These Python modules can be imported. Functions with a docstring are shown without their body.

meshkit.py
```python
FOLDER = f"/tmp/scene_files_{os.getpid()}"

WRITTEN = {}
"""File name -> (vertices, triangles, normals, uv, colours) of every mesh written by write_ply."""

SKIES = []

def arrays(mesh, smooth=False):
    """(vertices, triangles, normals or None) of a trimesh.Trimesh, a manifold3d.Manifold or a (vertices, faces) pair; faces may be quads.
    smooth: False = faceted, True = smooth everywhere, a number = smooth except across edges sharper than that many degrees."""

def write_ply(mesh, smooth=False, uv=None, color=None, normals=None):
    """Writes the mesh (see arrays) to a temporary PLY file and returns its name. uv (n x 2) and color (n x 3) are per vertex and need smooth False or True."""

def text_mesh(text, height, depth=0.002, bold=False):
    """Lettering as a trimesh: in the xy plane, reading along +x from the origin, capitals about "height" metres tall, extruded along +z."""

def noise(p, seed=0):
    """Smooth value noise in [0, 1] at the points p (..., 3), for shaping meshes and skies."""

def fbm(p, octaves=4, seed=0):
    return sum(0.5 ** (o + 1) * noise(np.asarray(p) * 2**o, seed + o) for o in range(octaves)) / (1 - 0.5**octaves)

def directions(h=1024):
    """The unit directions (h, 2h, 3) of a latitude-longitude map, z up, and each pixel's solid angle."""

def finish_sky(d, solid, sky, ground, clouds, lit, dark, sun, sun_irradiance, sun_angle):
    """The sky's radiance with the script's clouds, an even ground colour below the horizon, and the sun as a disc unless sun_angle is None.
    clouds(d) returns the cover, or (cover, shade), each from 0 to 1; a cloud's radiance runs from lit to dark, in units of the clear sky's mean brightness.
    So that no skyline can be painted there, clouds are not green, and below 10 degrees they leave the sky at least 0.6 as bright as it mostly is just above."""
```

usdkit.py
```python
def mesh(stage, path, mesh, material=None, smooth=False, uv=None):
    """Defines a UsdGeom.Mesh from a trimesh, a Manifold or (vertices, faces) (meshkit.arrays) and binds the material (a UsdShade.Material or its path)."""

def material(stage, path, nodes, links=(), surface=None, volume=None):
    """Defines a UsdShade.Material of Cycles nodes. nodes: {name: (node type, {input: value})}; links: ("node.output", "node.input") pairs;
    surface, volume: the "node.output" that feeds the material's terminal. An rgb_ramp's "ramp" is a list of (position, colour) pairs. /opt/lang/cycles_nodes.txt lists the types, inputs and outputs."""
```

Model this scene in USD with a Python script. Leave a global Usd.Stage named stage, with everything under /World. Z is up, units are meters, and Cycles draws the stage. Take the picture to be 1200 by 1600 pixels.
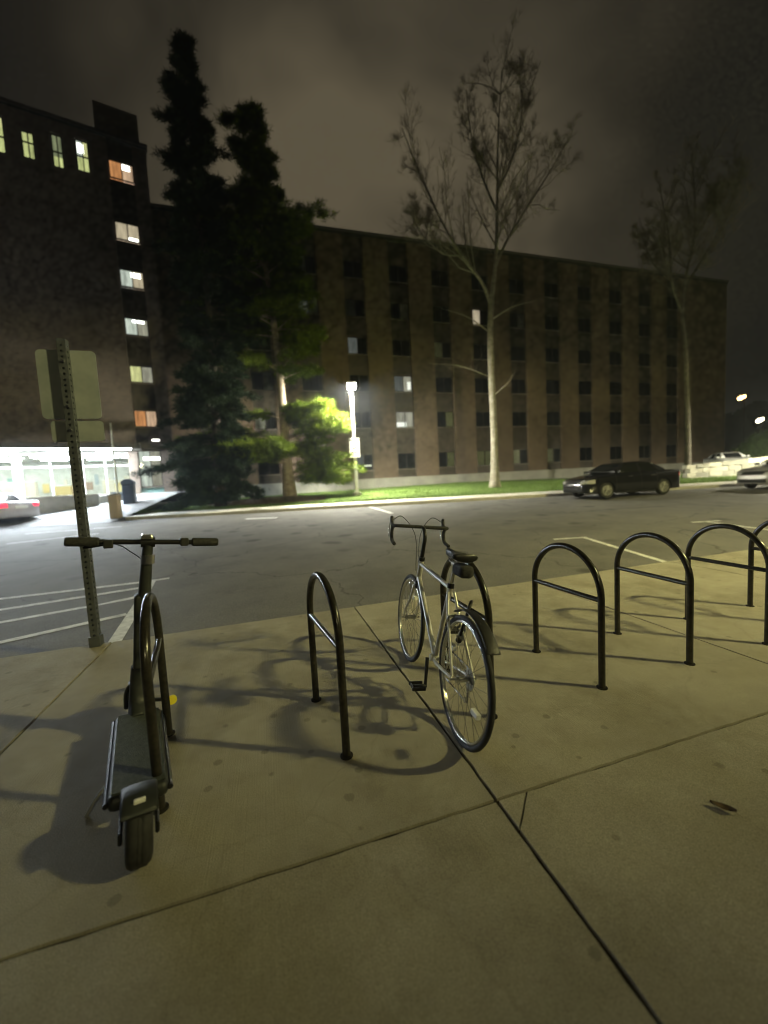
import math, numpy as np, trimesh, usdkit, meshkit
import manifold3d as m3
from shapely.geometry import Polygon
from pxr import Usd, UsdGeom, UsdLux, UsdShade, Sdf, Gf

stage = Usd.Stage.CreateInMemory()
UsdGeom.SetStageUpAxis(stage, 'Z')
UsdGeom.Xform.Define(stage, '/World')
UsdGeom.Scope.Define(stage, '/World/Looks')
rng = np.random.default_rng(7)

# ------------------------------------------------------------------ camera
FPX, EYE, PITCH, ROLL = 610.0, 1.43, math.radians(4.5), math.radians(3.03)
cF = np.array([0, math.cos(PITCH), -math.sin(PITCH)])
_R, _U = np.array([1., 0, 0]), np.array([0, math.sin(PITCH), math.cos(PITCH)])
cR = math.cos(ROLL) * _R - math.sin(ROLL) * _U
cU = math.sin(ROLL) * _R + math.cos(ROLL) * _U
cam = UsdGeom.Camera.Define(stage, '/World/camera')
m = Gf.Matrix4d(*[float(x) for x in (*cR, 0, *cU, 0, *(-cF), 0, 0, 0, EYE, 1)])
cam.AddTransformOp().Set(m)
cam.CreateHorizontalApertureAttr(36.0)
cam.CreateFocalLengthAttr(36.0 * FPX / 1200)
cam.CreateFStopAttr(1.05)
cam.CreateFocusDistanceAttr(2.7)
cam.CreateExposureAttr(0.0)
cam.CreateClippingRangeAttr((0.05, 4000.0))


def at(u, v, Y):
    """A point of the place at distance Y in front of the viewer, from where it shows in the photograph (used to measure the place)."""
    d = cF + cR * (u - 600) / FPX + cU * (800 - v) / FPX
    return np.array([0, 0, EYE]) + d * (Y / d[1])


def mat(name, nodes, links=(), surface=None, volume=None):
    return usdkit.material(stage, '/World/Looks/' + name, nodes, links, surface, volume)


# ------------------------------------------------------------------ sky: low cloud lit by the town
mat('night_sky', {
    'tc': ('texture_coordinate', {}),
    'nz': ('noise_texture', {'scale': 2.6, 'detail': 4, 'roughness': 0.5, 'distortion': 0.5}),
    'nr': ('map_range', {'from_min': 0.3, 'from_max': 0.7, 'to_min': 0.55, 'to_max': 1.3}),
    'sep': ('separate_xyz', {}),
    'dot': ('vector_math', {'math_type': 'dot_product', 'vector2': (0.01, 0.93, 0.365)}),
    'gl': ('map_range', {'range_type': 'smoothstep', 'from_min': 0.69, 'from_max': 1.0, 'to_min': 0.05, 'to_max': 1.0}),
    'mul': ('math', {'math_type': 'multiply'}),
    'ramp': ('rgb_ramp', {'ramp': [(0.0, (0.006, 0.006, 0.0062)), (0.3, (0.017, 0.0148, 0.0108)), (0.65, (0.054, 0.0455, 0.030)), (1.0, (0.110, 0.091, 0.057))]}),
    'sky': ('sky_texture', {'sky_type': 'single_scattering', 'sun_disc': False, 'sun_elevation': -0.15, 'sun_rotation': 2.6}),
    'add': ('mix', {'mix_type': 'mix', 'fac': 0.97}),
    'sc': ('mix', {'mix_type': 'multiply', 'fac': 1.0, 'color2': (10, 10, 10)}),
    'bg': ('background_shader', {'strength': 0.1}),
}, [('tc.generated', 'nz.vector'), ('nz.fac', 'nr.value'), ('tc.generated', 'dot.vector1'), ('dot.value', 'gl.value'),
    ('gl.result', 'mul.value1'), ('nr.result', 'mul.value2'), ('mul.value', 'ramp.fac'), ('ramp.color', 'sc.color1'),
    ('sky.color', 'add.color1'), ('sc.color', 'add.color2'), ('add.color', 'bg.color')], surface='bg.background')
dome = UsdLux.DomeLight.Define(stage, '/World/sky')
dome.CreateIntensityAttr(1.0)
UsdShade.MaterialBindingAPI.Apply(dome.GetPrim()).Bind(UsdShade.Material.Get(stage, '/World/Looks/night_sky'))
dome.GetPrim().SetCustomDataByKey('kind', 'structure')
dome.GetPrim().SetCustomDataByKey('label', 'overcast night sky glowing brown from town lights')

# strengths of the lamps (radiance of the lenses)
LAMP_SEEN = (15000.0, (1.0, 0.97, 0.80))
LAMP_WARM = (4200.0, (1.0, 0.91, 0.36))
LAMP_BACK = (260.0, (1.0, 0.885, 0.42))
LAMP_SIDE = (16000.0, (1.0, 0.93, 0.66))
CANOPY = (700.0, (0.82, 0.92, 1.0))


# ------------------------------------------------------------------ materials
def pbr(name, col, rough=0.5, metal=0.0, **kw):
    return mat(name, {'p': ('principled_bsdf', {'base_color': col, 'roughness': rough, 'metallic': metal, **kw})}, surface='p.BSDF')


def noisy(name, c1, c2, scale, rough=0.8, bump=0.0, bscale=None, c3=None, scale2=None, metal=0.0, spec=0.5, lo=0.35, hi=0.65, dist=0.02):
    nodes = {'g': ('geometry', {}), 'n': ('noise_texture', {'scale': scale, 'detail': 6, 'roughness': 0.6}),
             'r': ('rgb_ramp', {'ramp': [(lo, c1), (hi, c2)]}),
             'p': ('principled_bsdf', {'roughness': rough, 'metallic': metal, 'specular_ior_level': spec})}
    links = [('g.position', 'n.vector'), ('n.fac', 'r.fac')]
    out = 'r.color'
    if c3 is not None:
        nodes['n3'] = ('noise_texture', {'scale': scale2, 'detail': 4, 'roughness': 0.7})
        nodes['r3'] = ('map_range', {'from_min': 0.5, 'from_max': 0.68, 'to_min': 0.0, 'to_max': 0.75, 'clamp': True})
        nodes['mx'] = ('mix', {'color2': c3})
        links += [('g.position', 'n3.vector'), ('n3.fac', 'r3.value'), ('r3.result', 'mx.fac'), (out, 'mx.color1')]
        out = 'mx.color'
    links.append((out, 'p.base_color'))
    if bump:
        nodes['nb'] = ('noise_texture', {'scale': bscale or scale * 6, 'detail': 4})
        nodes['b'] = ('bump', {'strength': bump, 'distance': dist})
        links += [('g.position', 'nb.vector'), ('nb.fac', 'b.height'), ('b.normal', 'p.normal')]
    return mat(name, nodes, links, 'p.BSDF')


def emit(name, col, strength):
    return mat(name, {'e': ('emission', {'color': col, 'strength': strength})}, surface='e.emission')


def brick(name, c1, c2, mortar, ang):
    ca, sa = math.cos(ang), math.sin(ang)
    return mat(name, {
        'g': ('geometry', {}), 'd': ('vector_math', {'math_type': 'dot_product', 'vector2': (ca, sa, 0)}),
        'd2': ('vector_math', {'math_type': 'dot_product', 'vector2': (-sa, ca, 0)}), 'add': ('math', {'math_type': 'add'}),
        's': ('separate_xyz', {}), 'c': ('combine_xyz', {}),
        'b': ('brick_texture', {'color1': c1, 'color2': c2, 'mortar': mortar, 'scale': 1.0, 'mortar_size': 0.006, 'brick_width': 0.215, 'row_height': 0.075, 'bias': 0.0}),
        'n': ('noise_texture', {'scale': 0.35, 'detail': 5}), 'nr': ('map_range', {'from_min': 0.3, 'from_max': 0.7, 'to_min': 0.75, 'to_max': 1.2}),
        'mx': ('vector_math', {'math_type': 'scale'}),
        'bm': ('bump', {'strength': 0.4, 'distance': 0.01}),
        'p': ('principled_bsdf', {'roughness': 0.85})},
        [('g.position', 'd.vector1'), ('g.position', 'd2.vector1'), ('d.value', 'add.value1'), ('d2.value', 'add.value2'), ('g.position', 's.vector'),
         ('add.value', 'c.x'), ('s.z', 'c.y'), ('c.vector', 'b.vector'), ('g.position', 'n.vector'), ('n.fac', 'nr.value'), ('b.color', 'mx.vector1'), ('nr.result', 'mx.scale'),
         ('mx.vector', 'p.base_color'), ('b.fac', 'bm.height'), ('bm.normal', 'p.normal')], 'p.BSDF')


def slab_look(name, k):
    """Worn paving concrete, each slab cast a touch lighter or darker: broom lines, grit, gum spots, hair cracks, damp stains."""
    lo, hi, st = [(x * k, y * k, z * k) for x, y, z in ((0.27, 0.245, 0.19), (0.37, 0.345, 0.28), (0.17, 0.152, 0.11))]
    return mat(name, {
        'g': ('geometry', {}), 'n': ('noise_texture', {'scale': 1.7, 'detail': 8, 'roughness': 0.65}), 'r': ('rgb_ramp', {'ramp': [(0.33, lo), (0.67, hi)]}),
        'n3': ('noise_texture', {'scale': 0.8 + k * 0.2, 'detail': 6, 'roughness': 0.7}), 'r3': ('map_range', {'from_min': 0.5, 'from_max': 0.7, 'to_min': 0.0, 'to_max': 0.75, 'clamp': True}), 'm3': ('mix', {'color2': st}),
        'grit': ('noise_texture', {'scale': 260.0, 'detail': 2}), 'gr': ('map_range', {'from_min': 0.3, 'from_max': 0.7, 'to_min': 0.70, 'to_max': 1.28}), 'mg': ('vector_math', {'math_type': 'scale'}),
        'sp': ('voronoi_texture', {'scale': 4.5, 'randomness': 1.0}), 'spn': ('noise_texture', {'scale': 9.0}), 'spa': ('math', {'math_type': 'multiply_add', 'value2': 0.10, 'value3': 0.0}), 'spd': ('math', {'math_type': 'subtract'}),
        'spr': ('map_range', {'from_min': 0.035, 'from_max': 0.06, 'to_min': 0.42, 'to_max': 0.0, 'clamp': True}), 'msp': ('mix', {'color2': (0.10, 0.09, 0.07)}),
        'ck': ('voronoi_texture', {'feature': 'distance_to_edge', 'scale': 0.55}), 'ckn': ('noise_texture', {'scale': 3.0, 'detail': 4}), 'ckv': ('vector_math', {'math_type': 'multiply_add', 'vector2': (0.35, 0.35, 0.0)}),
        'ckr': ('map_range', {'from_min': 0.0, 'from_max': 0.004, 'to_min': 0.15, 'to_max': 0.0, 'clamp': True}), 'mck': ('mix', {'color2': (0.09, 0.078, 0.055)}),
        'rot': ('vector_rotate', {'rotate_type': 'z_axis', 'angle': -0.288}), 'mp': ('mapping', {'scale': (160.0, 2.0, 1.0)}), 'br': ('noise_texture', {'scale': 1.0, 'detail': 3}),
        'ha': ('math', {'math_type': 'add'}), 'b': ('bump', {'strength': 0.45, 'distance': 0.004}),
        'p': ('principled_bsdf', {'roughness': 0.82, 'specular_ior_level': 0.3})},
        [('g.position', 'n.vector'), ('n.fac', 'r.fac'), ('g.position', 'n3.vector'), ('n3.fac', 'r3.value'), ('r3.result', 'm3.fac'), ('r.color', 'm3.color1'),
         ('g.position', 'grit.vector'), ('grit.fac', 'gr.value'), ('m3.color', 'mg.vector1'), ('gr.result', 'mg.scale'),
         ('g.position', 'sp.vector'), ('g.position', 'spn.vector'), ('spn.fac', 'spa.value1'), ('sp.distance', 'spd.value1'), ('spa.value', 'spd.value2'), ('spd.value', 'spr.value'), ('spr.result', 'msp.fac'), ('mg.vector', 'msp.color1'),
         ('g.position', 'ckn.vector'), ('ckn.color', 'ckv.vector1'), ('g.position', 'ckv.vector3'), ('ckv.vector', 'ck.vector'), ('ck.distance', 'ckr.value'), ('ckr.result', 'mck.fac'), ('msp.color', 'mck.color1'),
         ('mck.color', 'p.base_color'), ('g.position', 'rot.vector'), ('rot.vector', 'mp.vector'), ('mp.vector', 'br.vector'), ('br.fac', 'ha.value1'), ('grit.fac', 'ha.value2'), ('ha.value', 'b.height'), ('b.normal', 'p.normal')], 'p.BSDF')


SLABS = [slab_look('paving_concrete_%s' % w, k) for w, k in (('mid', 1.0), ('pale', 1.07), ('dull', 0.92), ('grey', 0.97))]
M_SOIL = noisy('joint_soil', (0.02, 0.017, 0.012), (0.05, 0.042, 0.03), 30, 0.95)
M_ASPH = mat('asphalt', {
    'g': ('geometry', {}), 'n': ('noise_texture', {'scale': 0.9, 'detail': 8, 'roughness': 0.65}), 'r': ('rgb_ramp', {'ramp': [(0.33, (0.105, 0.101, 0.094)), (0.67, (0.155, 0.149, 0.138))]}),
    'n3': ('noise_texture', {'scale': 0.32, 'detail': 6, 'roughness': 0.75}), 'r3': ('map_range', {'from_min': 0.52, 'from_max': 0.66, 'to_min': 0.0, 'to_max': 0.7, 'clamp': True}), 'm3': ('mix', {'color2': (0.075, 0.073, 0.07)}),
    'grit': ('noise_texture', {'scale': 70.0, 'detail': 3, 'roughness': 0.7}), 'gr': ('map_range', {'from_min': 0.3, 'from_max': 0.7, 'to_min': 0.6, 'to_max': 1.4}), 'mg': ('vector_math', {'math_type': 'scale'}),
    'sp': ('voronoi_texture', {'scale': 0.8, 'randomness': 1.0}), 'spn': ('noise_texture', {'scale': 3.0, 'detail': 4}), 'spa': ('math', {'math_type': 'multiply', 'value2': 0.28}), 'spd': ('math', {'math_type': 'subtract'}),
    'spr': ('map_range', {'from_min': -0.05, 'from_max': 0.06, 'to_min': 0.75, 'to_max': 0.0, 'clamp': True}), 'msp': ('mix', {'color2': (0.035, 0.034, 0.032)}),
    'ck': ('voronoi_texture', {'feature': 'distance_to_edge', 'scale': 0.28}), 'ckn': ('noise_texture', {'scale': 1.5, 'detail': 5}), 'ckv': ('vector_math', {'math_type': 'multiply_add', 'vector2': (0.9, 0.9, 0.0)}),
    'ckr': ('map_range', {'from_min': 0.0, 'from_max': 0.006, 'to_min': 0.75, 'to_max': 0.0, 'clamp': True}), 'mck': ('mix', {'color2': (0.03, 0.028, 0.026)}),
    'b': ('bump', {'strength': 0.6, 'distance': 0.008}), 'p': ('principled_bsdf', {'roughness': 0.8, 'specular_ior_level': 0.4})},
    [('g.position', 'n.vector'), ('n.fac', 'r.fac'), ('g.position', 'n3.vector'), ('n3.fac', 'r3.value'), ('r3.result', 'm3.fac'), ('r.color', 'm3.color1'),
     ('g.position', 'grit.vector'), ('grit.fac', 'gr.value'), ('m3.color', 'mg.vector1'), ('gr.result', 'mg.scale'),
     ('g.position', 'sp.vector'), ('g.position', 'spn.vector'), ('spn.fac', 'spa.value1'), ('sp.distance', 'spd.value1'), ('spa.value', 'spd.value2'), ('spd.value', 'spr.value'), ('spr.result', 'msp.fac'), ('mg.vector', 'msp.color1'),
     ('g.position', 'ckn.vector'), ('ckn.color', 'ckv.vector1'), ('g.position', 'ckv.vector3'), ('ckv.vector', 'ck.vector'), ('ck.distance', 'ckr.value'), ('ckr.result', 'mck.fac'), ('msp.color', 'mck.color1'),
     ('mck.color', 'p.base_color'), ('grit.fac', 'b.height'), ('b.normal', 'p.normal')], 'p.BSDF')
M_PAINT = noisy('road_paint', (0.40, 0.40, 0.39), (0.70, 0.70, 0.68), 9, 0.7, lo=0.3, hi=0.6)
M_KERB = noisy('kerb_concrete', (0.40, 0.38, 0.32), (0.52, 0.50, 0.43), 2.5, 0.85, 0.3, 40)
M_DRIVE = noisy('drive_concrete', (0.20, 0.20, 0.195), (0.29, 0.29, 0.28), 1.1, 0.8, 0.3, 50, (0.15, 0.15, 0.145), 0.5)
M_LAWN = noisy('lawn_turf', (0.06, 0.105, 0.014), (0.10, 0.15, 0.024), 5, 0.95, 0.8, 40)
M_BLADE = noisy('grass_blade', (0.075, 0.14, 0.015), (0.12, 0.20, 0.025), 3, 0.7)
M_MULCH = noisy('mulch', (0.07, 0.05, 0.035), (0.14, 0.10, 0.07), 8, 0.95, 0.7, 50)
M_EARTH = noisy('earth', (0.04, 0.045, 0.025), (0.07, 0.07, 0.04), 0.3, 0.95)
M_BRICK = brick('red_brown_brick', (0.130, 0.086, 0.053), (0.103, 0.070, 0.044), (0.135, 0.112, 0.08), math.radians(16.5))
M_BRICK2 = brick('lobby_wing_brick', (0.150, 0.112, 0.083), (0.118, 0.090, 0.068), (0.16, 0.14, 0.115), math.radians(30))
M_CONC = noisy('foundation_concrete', (0.24, 0.235, 0.21), (0.33, 0.32, 0.28), 0.9, 0.85, 0.3, 30)
M_SPAN = noisy('dark_spandrel', (0.036, 0.027, 0.019), (0.054, 0.041, 0.028), 2, 0.5)
M_ROOF = pbr('roof_felt', (0.03, 0.03, 0.03), 0.9)
M_COPING = pbr('coping_metal', (0.08, 0.07, 0.06), 0.5)
M_WFRAME = pbr('window_frame_bronze', (0.05, 0.043, 0.036), 0.4, 0.4)
M_SILL = pbr('window_sill_metal', (0.16, 0.145, 0.12), 0.45, 0.3)
M_PANE = mat('window_glass', {'t': ('transparent_bsdf', {'color': (0.85, 0.88, 0.86)}), 'g': ('glossy_bsdf', {'color': (0.9, 0.9, 0.9), 'roughness': 0.03}),
                              'f': ('fresnel', {'IOR': 1.5}), 'm': ('mix_closure', {})}, [('f.fac', 'm.fac'), ('t.BSDF', 'm.closure1'), ('g.BSDF', 'm.closure2')], 'm.closure')
M_DARKROOM = pbr('dark_room', (0.012, 0.011, 0.010), 0.9)
M_BLIND = noisy('pale_blind', (0.42, 0.40, 0.35), (0.55, 0.53, 0.47), 3, 0.8)
M_STEEL = noisy('galvanised_steel', (0.36, 0.37, 0.37), (0.50, 0.51, 0.50), 14, 0.42, metal=0.8)
M_POLE = noisy('painted_lamp_pole', (0.50, 0.49, 0.45), (0.60, 0.59, 0.55), 5, 0.5)
M_SIGNW = pbr("sign_white", (0.62, 0.62, 0.58), 0.6)
M_SIGNK = pbr('sign_ink', (0.05, 0.05, 0.05), 0.5)
M_SIGNBACK = noisy('sign_back_aluminium', (0.21, 0.235, 0.245), (0.29, 0.31, 0.315), 4, 0.55, metal=0.2)
M_POSTST = noisy('weathered_post_steel', (0.075, 0.082, 0.095), (0.12, 0.13, 0.145), 14, 0.5, metal=0.5)
M_RACK = noisy('rack_enamel', (0.012, 0.011, 0.009), (0.028, 0.025, 0.018), 22, 0.21, 0.10, 60, (0.030, 0.026, 0.02), 38, dist=0.003)
M_FLANGE = noisy('worn_flange_steel', (0.22, 0.21, 0.18), (0.35, 0.33, 0.28), 30, 0.5, metal=0.5)
M_TYRE = noisy('tyre_rubber', (0.012, 0.012, 0.012), (0.024, 0.024, 0.023), 30, 0.75)
M_ALU = pbr('polished_aluminium', (0.70, 0.70, 0.68), 0.22, 1.0)
M_FRAME = noisy('bike_frame_silver', (0.50, 0.49, 0.46), (0.60, 0.59, 0.56), 12, 0.3, metal=0.35)
M_BLACKP = pbr('black_plastic', (0.012, 0.012, 0.012), 0.5)
M_BLACKM = pbr('black_metal', (0.015, 0.015, 0.015), 0.33, 0.3)
M_TAPE = noisy('bar_tape', (0.012, 0.012, 0.012), (0.03, 0.03, 0.028), 60, 0.8, 0.5, 200)
M_SADDLE = pbr('saddle_vinyl', (0.014, 0.014, 0.014), 0.42)
M_SCOOT = noisy('scooter_body', (0.014, 0.016, 0.016), (0.030, 0.034, 0.032), 14, 0.5)
M_DECK = noisy('scooter_grip_deck', (0.030, 0.038, 0.034), (0.055, 0.065, 0.058), 40, 0.85, 0.5, 220)
M_AMBER = pbr('amber_reflector', (0.85, 0.72, 0.05), 0.25, emission_strength=0.0)
M_REDREF = pbr('red_reflector', (0.45, 0.02, 0.02), 0.2)
M_CLEARREF = pbr('clear_reflector', (0.75, 0.75, 0.72), 0.15)
M_CARBLK = pbr('car_paint_black', (0.008, 0.008, 0.009), 0.25, 0.0, coat_weight=1.0, coat_roughness=0.05)
M_CARSIL = pbr('car_paint_silver', (0.38, 0.37, 0.35), 0.35, 0.5, coat_weight=1.0, coat_roughness=0.05)
M_CARGRY = pbr('car_paint_mauve_grey', (0.42, 0.39, 0.40), 0.35, 0.3, coat_weight=1.0, coat_roughness=0.05)
M_CARWHT = pbr('car_paint_white', (0.78, 0.80, 0.80), 0.35, 0.0, coat_weight=1.0, coat_roughness=0.05)
M_CARGLASS = pbr('car_glass', (0.010, 0.011, 0.011), 0.06, 0.0)
M_CARTRIM = pbr('car_trim', (0.012, 0.012, 0.012), 0.5)
M_HUBCAP = pbr('wheel_alloy', (0.22, 0.22, 0.21), 0.45, 0.3)
M_HEADL = pbr('headlight_lens', (0.80, 0.80, 0.76), 0.08, 0.6, coat_weight=1.0)
M_TAILD = pbr('tail_lens', (0.25, 0.01, 0.01), 0.15)
M_BARK = noisy('pale_bark', (0.20, 0.18, 0.14), (0.40, 0.37, 0.30), 5, 0.9, 0.6, 30, (0.13, 0.11, 0.085), 2.5)
M_BARKDK = noisy('grey_bark', (0.09, 0.08, 0.065), (0.19, 0.17, 0.14), 5, 0.9, 0.6, 30, (0.06, 0.052, 0.04), 2.5)
M_TWIG = noisy('twig_bark', (0.15, 0.125, 0.09), (0.22, 0.185, 0.14), 3, 0.9)
M_TWIGDK = noisy('dark_spruce_bark', (0.05, 0.04, 0.03), (0.08, 0.065, 0.05), 4, 0.95)
M_PBARK = noisy('pine_bark', (0.20, 0.16, 0.12), (0.32, 0.27, 0.21), 4, 0.95, 0.9, 20)


def leaf(name, c1, c2, tr, scale=0.8):
    return mat(name, {'g': ('geometry', {}), 'n': ('noise_texture', {'scale': scale, 'detail': 4}), 'r': ('rgb_ramp', {'ramp': [(0.35, c1), (0.65, c2)]}),
                      'd': ('principled_bsdf', {'roughness': 0.7, 'specular_ior_level': 0.08}), 't': ('translucent_bsdf', {}), 'm': ('mix_closure', {'fac': tr})},
               [('g.position', 'n.vector'), ('n.fac', 'r.fac'), ('r.color', 'd.base_color'), ('r.color', 't.color'), ('d.BSDF', 'm.closure1'), ('t.BSDF', 'm.closure2')], 'm.closure')


M_PINE = leaf('pine_needles', (0.066, 0.096, 0.007), (0.110, 0.150, 0.012), 0.22)
M_SPRUCE = leaf('spruce_needles', (0.013, 0.024, 0.011), (0.024, 0.038, 0.018), 0.12)
M_SHRUB = leaf('shrub_leaves', (0.04, 0.07, 0.025), (0.08, 0.12, 0.045), 0.2)
M_WOODS = leaf('far_woods_leaves', (0.02, 0.025, 0.014), (0.035, 0.04, 0.02), 0.1)


# ------------------------------------------------------------------ prims
COUNT = {}


def numbered(parent, name):
    k = (parent, name)
    n = COUNT.get(k, -1) + 1
    COUNT[k] = n
    return f'{parent}/{name}' if n == 0 else f'{parent}/{name}_{n:03d}'


def tag(p, label=None, cat=None, group=None, kind=None):
    for k, v in (('label', label), ('category', cat), ('group', group), ('kind', kind)):
        if v:
            p.SetCustomDataByKey(k, v)
    return p


def thing(name, label=None, cat=None, loc=(0, 0, 0), rz=0.0, group=None, kind=None, rx=0.0, ry=0.0):
    x = UsdGeom.Xform.Define(stage, numbered('/World', name))
    x.AddTranslateOp().Set(Gf.Vec3d(*map(float, loc)))
    if rz or rx or ry:
        x.AddRotateZOp().Set(float(rz))
    if rx:
        x.AddRotateXOp().Set(float(rx))
    if ry:
        x.AddRotateYOp().Set(float(ry))
    return tag(x.GetPrim(), label, cat, group, kind)


def obj(name, mesh, material, parent=None, smooth=False, label=None, cat=None, group=None, kind=None):
    p = numbered('/World' if parent is None else str(parent.GetPath()), name)
    if isinstance(mesh, list):
        mesh = join(mesh)
    return tag(usdkit.mesh(stage, p, mesh, material, smooth).GetPrim(), label, cat, group, kind)


def sub(name, parent):
    """A part that only holds sub-parts."""
    return UsdGeom.Xform.Define(stage, numbered(str(parent.GetPath()), name)).GetPrim()


def dup(root, name, loc, rz, label, group=None):
    was = root.GetCustomData()
    r = thing(name, label, was['category'], loc, rz, group or was.get('group'))
    r.GetReferences().AddInternalReference(root.GetPath())
    r.SetInstanceable(True)
    return r


# ------------------------------------------------------------------ mesh helpers
def join(ms):
    return trimesh.util.concatenate([tm(x) for x in ms])


def tm(x):
    if hasattr(x, 'to_mesh'):
        a = x.to_mesh()
        return trimesh.Trimesh(a.vert_properties[:, :3], a.tri_verts, process=False)
    return x


def box(x0, x1, y0, y1, z0, z1):
    b = trimesh.creation.box([x1 - x0, y1 - y0, z1 - z0])
    b.apply_translation([(x0 + x1) / 2, (y0 + y1) / 2, (z0 + z1) / 2])
    return b


def rbox(x0, x1, y0, y1, z0, z1, r=0.01, n=8):
    s = m3.Manifold.sphere(r, n)
    pts = [s.translate((x, y, z)) for x in (x0 + r, x1 - r) for y in (y0 + r, y1 - r) for z in (z0 + r, z1 - r)]
    return tm(m3.Manifold.batch_hull(pts))


def sweep(path, r, n=10, closed=False, cap=True, flat=1.0):
    """A tube along a polyline; r a radius or one per point."""
    P = np.asarray(path, float)
    k = len(P)
    R = np.full(k, r) if np.ndim(r) == 0 else np.asarray(r, float)
    T = np.roll(P, -1, 0) - np.roll(P, 1, 0) if closed else np.gradient(P, axis=0)
    T = T / np.maximum(np.linalg.norm(T, axis=1, keepdims=True), 1e-9)
    ref = np.array([0, 0, 1.0]) if abs(T[0][2]) < 0.9 else np.array([1.0, 0, 0])
    N = np.cross(T[0], ref)
    N /= np.linalg.norm(N)
    ang = np.arange(n) * 2 * np.pi / n
    V = []
    for i in range(k):
        N = N - T[i] * (N @ T[i])
        N /= np.linalg.norm(N)
        B = np.cross(T[i], N)
        V.append(P[i] + R[i] * (np.cos(ang)[:, None] * N + flat * np.sin(ang)[:, None] * B))
    V = np.vstack(V)
    F = []
    for i in range(k if closed else k - 1):
        a, b = i * n, ((i + 1) % k) * n
        j = np.arange(n)
        j2 = (j + 1) % n
        F += [np.stack([a + j, a + j2, b + j2], 1), np.stack([a + j, b + j2, b + j], 1)]
    if cap and not closed:
        V = np.vstack([V, P[0], P[-1]])
        j = np.arange(n)
        j2 = (j + 1) % n
        F += [np.stack([np.full(n, k * n), j2, j], 1), np.stack([np.full(n, k * n + 1), (k - 1) * n + j, (k - 1) * n + j2], 1)]
    return trimesh.Trimesh(V, np.vstack(F), process=False)


def bar(p, q, r, n=10):
    return sweep([p, q], r, n)


def ring(c, R, r, axis='y', n=40, k=8):
    a = np.linspace(0, 2 * np.pi, n, endpoint=False)
    z = np.zeros(n)
    P = {'y': np.stack([np.cos(a), z, np.sin(a)], 1), 'x': np.stack([z, np.cos(a), np.sin(a)], 1), 'z': np.stack([np.cos(a), np.sin(a), z], 1)}[axis]
    return sweep(P * R + np.asarray(c, float), r, k, closed=True)


def cyl(c, r, h, axis='y', n=24):
    v = {'x': (h / 2, 0, 0), 'y': (0, h / 2, 0), 'z': (0, 0, h / 2)}[axis]
    c = np.asarray(c, float)
    return sweep([c - v, c + v], r, n)


def curve(pts, n=24):
    """Catmull-Rom through the points."""
    P = np.asarray(pts, float)
    P = np.vstack([2 * P[0] - P[1], P, 2 * P[-1] - P[-2]])
    out = []
    for i in range(1, len(P) - 2):
        t = np.linspace(0, 1, n, endpoint=False)[:, None]
        a, b, c, d = P[i - 1], P[i], P[i + 1], P[i + 2]
        out.append(0.5 * (2 * b + (c - a) * t + (2 * a - 5 * b + 4 * c - d) * t ** 2 + (3 * b - a - 3 * c + d) * t ** 3))
    return np.vstack(out + [P[-2][None]])


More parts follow.
